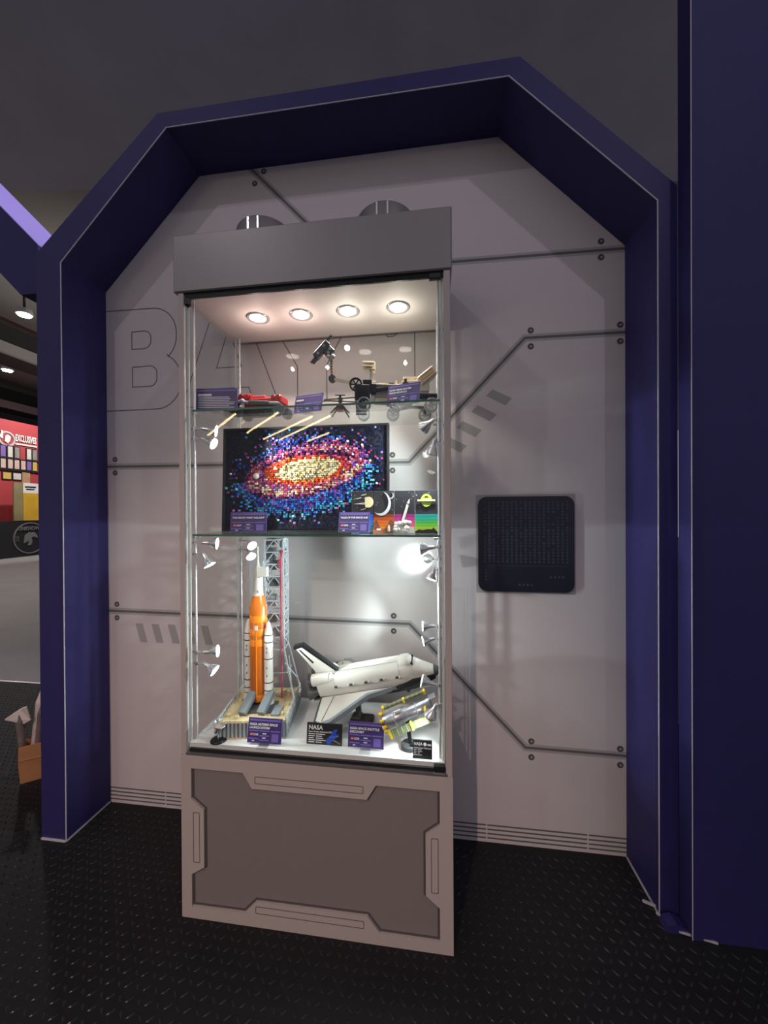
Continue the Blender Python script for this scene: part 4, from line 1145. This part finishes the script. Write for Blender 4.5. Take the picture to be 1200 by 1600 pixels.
# red model
RD = thing('red_vehicle_model', 'red model vehicle with grey shock absorber on the top shelf', 'vehicle model', (-.650, 1.355, Z1), (0, 0, math.radians(-4)))
MB().bar((-.108, -.03, .020), (-.055, -.03, .082), .018, .016).build('slanted_boom', M_BRED, RD)
MB().bb(-.075, -.020, -.035, .025, .060, .086, .004).build('pivot_block', M_BRED, RD)
for x in (-.062, -.036): MB().cyl((x, -.039, .074), (x, -.033, .074), .009, n=12).build('round_pin', M_BRED, RD)
MB().bb(-.055, .070, -.028, .030, .036, .070, .004).build('body', M_BRED, RD)
MB().bb(-.030, .030, -.020, .022, .068, .082, .003).build('hood', mat('brick_coral', (.75, .12, .12), .3), RD)
MB().bb(.060, .100, -.036, .030, .046, .076, .005).build('end_block', M_BRED, RD)
for x in (.071, .090): MB().cyl((x, -.040, .066), (x, -.034, .066), .008, n=12).build('round_pin', M_BRED, RD)
sa = MB().cyl((-.066, -.042, .056), (-.02, -.042, .050), .006, n=10).cyl((.055, -.042, .044), (.098, -.042, .040), .006, n=10).sphere((-.05, -.043, .055), .011, 10, 6).build('shock_rod', M_BLGREY, RD)
MB().cyl((-.022, -.042, .050), (.058, -.042, .043), .0095, n=12).build('shock_barrel', M_BDGREY, sa)
MB().bb(-.080, .070, -.030, .030, .010, .036, .004).build('undercarriage', M_BBLACK, RD)
for x in (-.075, .092):
    for y in (-.034, .034):
        MB().lathe([(.010, -.010), (.019, -.010), (.021, -.007), (.021, .007), (.019, .010), (.010, .010)], 18, (x, y, .021), 'Y').build('wheel', M_BDGREY, RD)

# ================================================================== PAPER BAG AT THE LEFT
PB = thing('paper_bag', 'small brown kraft paper bag with rolled papers on the floor at left', 'bag', (-2.085, 1.735, 0), (0, 0, math.radians(38)))
bgm = MB()
w, d, hh = .078, .045, .185
vs = [(-w * .93, -d, 0), (w * .93, -d, 0), (w * .93, d, 0), (-w * .93, d, 0), (-w, -d * .9, hh), (w, -d * .9, hh + .004), (w, d * .9, hh), (-w, d * .9, hh + .003), (-w * 1.02, -d * 1.02, hh * .5), (w * 1.02, -d * 1.02, hh * .5), (w * .97, d, hh * .5), (-w * .97, d, hh * .5)]
bgm.add(vs, [(0, 3, 2, 1), (0, 1, 9, 8), (1, 2, 10, 9), (2, 3, 11, 10), (3, 0, 8, 11), (8, 9, 5, 4), (9, 10, 6, 5), (10, 11, 7, 6), (11, 8, 4, 7)])
bgm.build('bag_body', M_KRAFT, PB)
MB().add([(-w, -d - .003, hh + .002), (w, -d - .003, hh + .006), (w, -d - .006, hh - .058), (.01, -d - .009, hh - .066), (-w, -d - .006, hh - .066), (-w, -d + .004, hh + .002), (w, -d + .004, hh + .006)], [(0, 4, 3, 2, 1), (0, 1, 6, 5)]).build('folded_flap', M_KRAFT, PB)
for k, (x, y, lx, ly, L, ww, mt) in enumerate(((-.060, -.02, -.03, .0, .18, .022, M_PAPERD), (-.040, .0, .06, .02, .27, .026, M_PAPER), (-.022, -.015, .05, -.01, .21, .020, M_PAPERD), (-.002, .01, .06, .02, .20, .018, M_PAPER), (.020, -.01, .08, .0, .22, .020, M_PAPERD), (.045, .015, .05, .01, .2, .016, M_PAPER))):
    MB().cyl((x, y, .04), (x + lx * .6, y + ly, hh + L * .72), ww * .55, ww * .8, 10).cyl((x + lx * .6, y + ly, hh + L * .72), (x + lx * .72, y + ly, hh + L), ww * .8, ww * .12, 10).build('rolled_paper', mt, PB)
fixn(MB().add([(-.06, -.03, .30), (-.13, -.04, .345), (-.075, -.02, .375), (-.05, -.03, .385), (-.035, -.025, .31), (-.06, -.02, .30), (-.13, -.03, .347), (-.075, -.01, .377), (-.05, -.02, .387), (-.035, -.015, .31)], [(0, 1, 2, 3, 4), (9, 8, 7, 6, 5), (0, 5, 6, 1), (1, 6, 7, 2), (2, 7, 8, 3), (3, 8, 9, 4), (4, 9, 5, 0)]).build('crumpled_paper', M_PAPER, PB))

# ================================================================== FAR BOOTH
BO = thing('exhibit_booth', 'far red exhibit booth wall with rows of framed cards above a black counter', 'booth', (-13.4, 7.4, 0), (0, 0, math.radians(90)))
# local: x runs along +Y of the hall, -y faces the camera side (+X)
MB().bb(0, 5.6, 0, .25, 0, 4.35).build('backdrop', M_HALLRED, BO)
ct = MB().bb(-.1, 5.7, -.55, -.02, 0, 1.12).build('counter', M_BOOTHBLK, BO)
RG = lambda r, x, z, y, m, nm, th=.05: fixn(MB().prism(arc(x, z, r, r, 0, 360, 28)[:-1], y - .02, y, [arc(x, z, r - th, r - th, 0, 360, 28)[:-1]]).build(nm, m, BO))
GR = mat('emblem_grey', (.16, .16, .165), .6)
xc = 3.02
RG(.50, xc, .58, -.55, GR, 'emblem_ring', .035)
text('UNKNOWN', .17, GR, BO, xc - .36, .83, -.57, bold=.02, width=.72, depth=.01)
fixn(MB().prism([(xc - .2, .42), (xc - .17, .66), (xc - .05, .76), (xc + .12, .76), (xc + .2, .66), (xc + .22, .56), (xc + .1, .62), (xc + .02, .58), (xc + .06, .48), (xc + .02, .36), (xc - .08, .34), (xc - .04, .5)], -.57, -.55).build('emblem_head', GR, BO))
for s in (-1, 1):
    for k in range(3): MB().bb(xc + s * .42 - .09, xc + s * .42 + .09, -.57, -.55, .50 + k * .06, .52 + k * .06).build('emblem_bar', GR, BO)
W2 = mat('booth_white', (.75, .72, .70), .6)
text('EXCLUSIVES', .30, W2, BO, 3.02, 3.72, -.03, bold=.03, width=.64, depth=.01)
MB().bb(3.02, 3.68, -.04, 0, 3.60, 3.65).build('underline', W2, BO)
RG(.24, 2.80, 3.74, -.0, mat('emblem_pale', (.5, .5, .52), .6), 'emblem_ring', .05)
fixn(MB().prism([(2.72, 3.66), (2.74, 3.82), (2.82, 3.88), (2.90, 3.82), (2.88, 3.70), (2.82, 3.60)], -.03, 0).build('emblem_head', W2, BO))
text('N', .34, W2, BO, 2.42, 3.74, -.03, bold=.03, depth=.01)
cols = [mat('card_violet', (.22, .12, .42), .6), mat('card_pale', (.62, .60, .56), .6, noise=.2, nscale=6), mat('card_dull', (.28, .25, .23), .6, noise=.3, nscale=6), mat('card_rose', (.62, .44, .38), .6, noise=.25, nscale=6), mat('card_gold', (.60, .42, .10), .6, noise=.2, nscale=5)]
def cardrow(z, hts, xs, wd=0):
    for x, ci in xs:
        f = MB().bb(x - .015, x + .165 + wd, -.03, 0, z - .02, z + hts + .02).build('card_frame', M_BOOTHBLK, BO)
        MB().bb(x + .008, x + .142 + wd, -.034, -.03, z + .01, z + hts - .01).build('card_print', cols[ci], f)
cardrow(3.16, .36, [(2.60, 0), (2.80, 1), (3.00, 2), (3.36, 1), (3.54, 2)])
cardrow(2.80, .32, [(2.60, 3), (2.80, 3), (2.99, 3), (3.18, 3), (3.36, 0), (3.54, 4)])
MB().bb(2.2, 4.2, -.05, 0, 3.11, 3.135).build('card_ledge', M_BOOTHBLK, BO)
MB().bb(2.2, 4.2, -.05, 0, 2.74, 2.77).build('card_ledge', M_BOOTHBLK, BO)
cardrow(2.46, .22, [(2.66, 4), (2.95, 1)], .09)
MB().bb(3.22, 3.46, -.03, 0, 2.36, 2.72).build('tan_print', mat('print_tan', (.45, .28, .16), .6, noise=.4, nscale=7), BO)
MB().bb(2.60, 2.86, -.50, -.46, 1.14, 2.34).build('picture_panel', mat('panel_olive', (.24, .20, .10), .6, noise=.5, nscale=3), BO)
gp = MB().bb(2.87, 3.55, -.50, -.46, 1.14, 2.02).build('gold_panel', mat('panel_gold', (.62, .36, .03), .6, noise=.25, nscale=2), BO)
MB().bb(2.87, 3.55, -.50, -.46, 2.02, 2.34).build('white_header', W2, BO)
MB().bb(2.92, 3.25, -.51, -.50, 2.20, 2.24).bb(2.96, 3.20, -.51, -.50, 2.13, 2.16).build('header_print', M_BOOTHBLK, BO)
MB().bb(3.60, 3.64, -.50, -.46, .8, 2.36).build('gold_edge', cols[4], BO)

# hall ceiling lamps
for k, (x, y, z) in enumerate(((-7.363, 5.91, 5.0), (-10.60, 8.10, 4.98))):
    t = thing('hall_lamp', ('round white lamp on the hall ceiling, nearer one above the booth' if k == 0 else 'round white lamp on the hall ceiling, farther one at the picture edge'), 'lamp', (x, y, z), (0, 0, 0), 'hall ceiling lamps')
    MB().cyl((0, 0, .12), (0, 0, .9), .02, n=8).build('drop_rod', M_BEAM, t)
    MB().lathe([(.11, .10), (.13, .02), (.12, 0), (.10, .01)], 18).build('housing', M_BEAMW, t)
    MB().lathe([(.10, .0), (.09, -.02), (.02, -.03)], 18).build('lens', M_HLAMP, t)
    spot('hall_lamp_light', (x, y, z - .1), (x, y, 0), 240, 140, (1, .95, .9), .5, .15)
spot('booth_fill', (-10.8, 10.6, 5.6), (-13.3, 10.6, 2.4), 700, 80, (1, .95, .9), .6, .1)  # added unseen light that brightens the booth
spot('hall_spot_or_fill', (-6.0, 7.0, 3.2), (-6.5, 8.0, 6.0), 160, 150, (1, .92, .85), .8, .1)  # added upward light with no fixture, stands in for bounce on the hall ceiling
# hanging tube lamps in the hall behind the camera (mirrored in the door glass)
for k, (a, b) in enumerate((((-8.18, -10.4), (-5.64, -7.75)), ((-6.56, -10.21), (-4.37, -7.8)), ((-6.51, -11.42), (-3.56, -8.37)), ((-5.95, -11.65), (-3.01, -8.38)), ((-5.03, -12.21), (-3.68, -10.66)))):
    t = thing('tube_lamp', 'yellow tube lamp mirrored in the case door, ' + ('leftmost streak, left of the mosaic', 'second streak from the left', 'long middle streak across the mosaic top', 'fourth streak, right beside the middle one', 'short streak, rightmost')[k], 'lamp', (a[0], a[1], 4.2), (0, 0, 0), 'tube lamps mirrored in the glass door')
    d = (b[0] - a[0], b[1] - a[1])
    MB().cyl((0, 0, 0), (d[0], d[1], 0), .032, n=10).build('tube', M_TUBE, t)
    MB().bar((0, 0, .07), (d[0], d[1], .07), .10, .05).build('housing', M_BEAM, t)
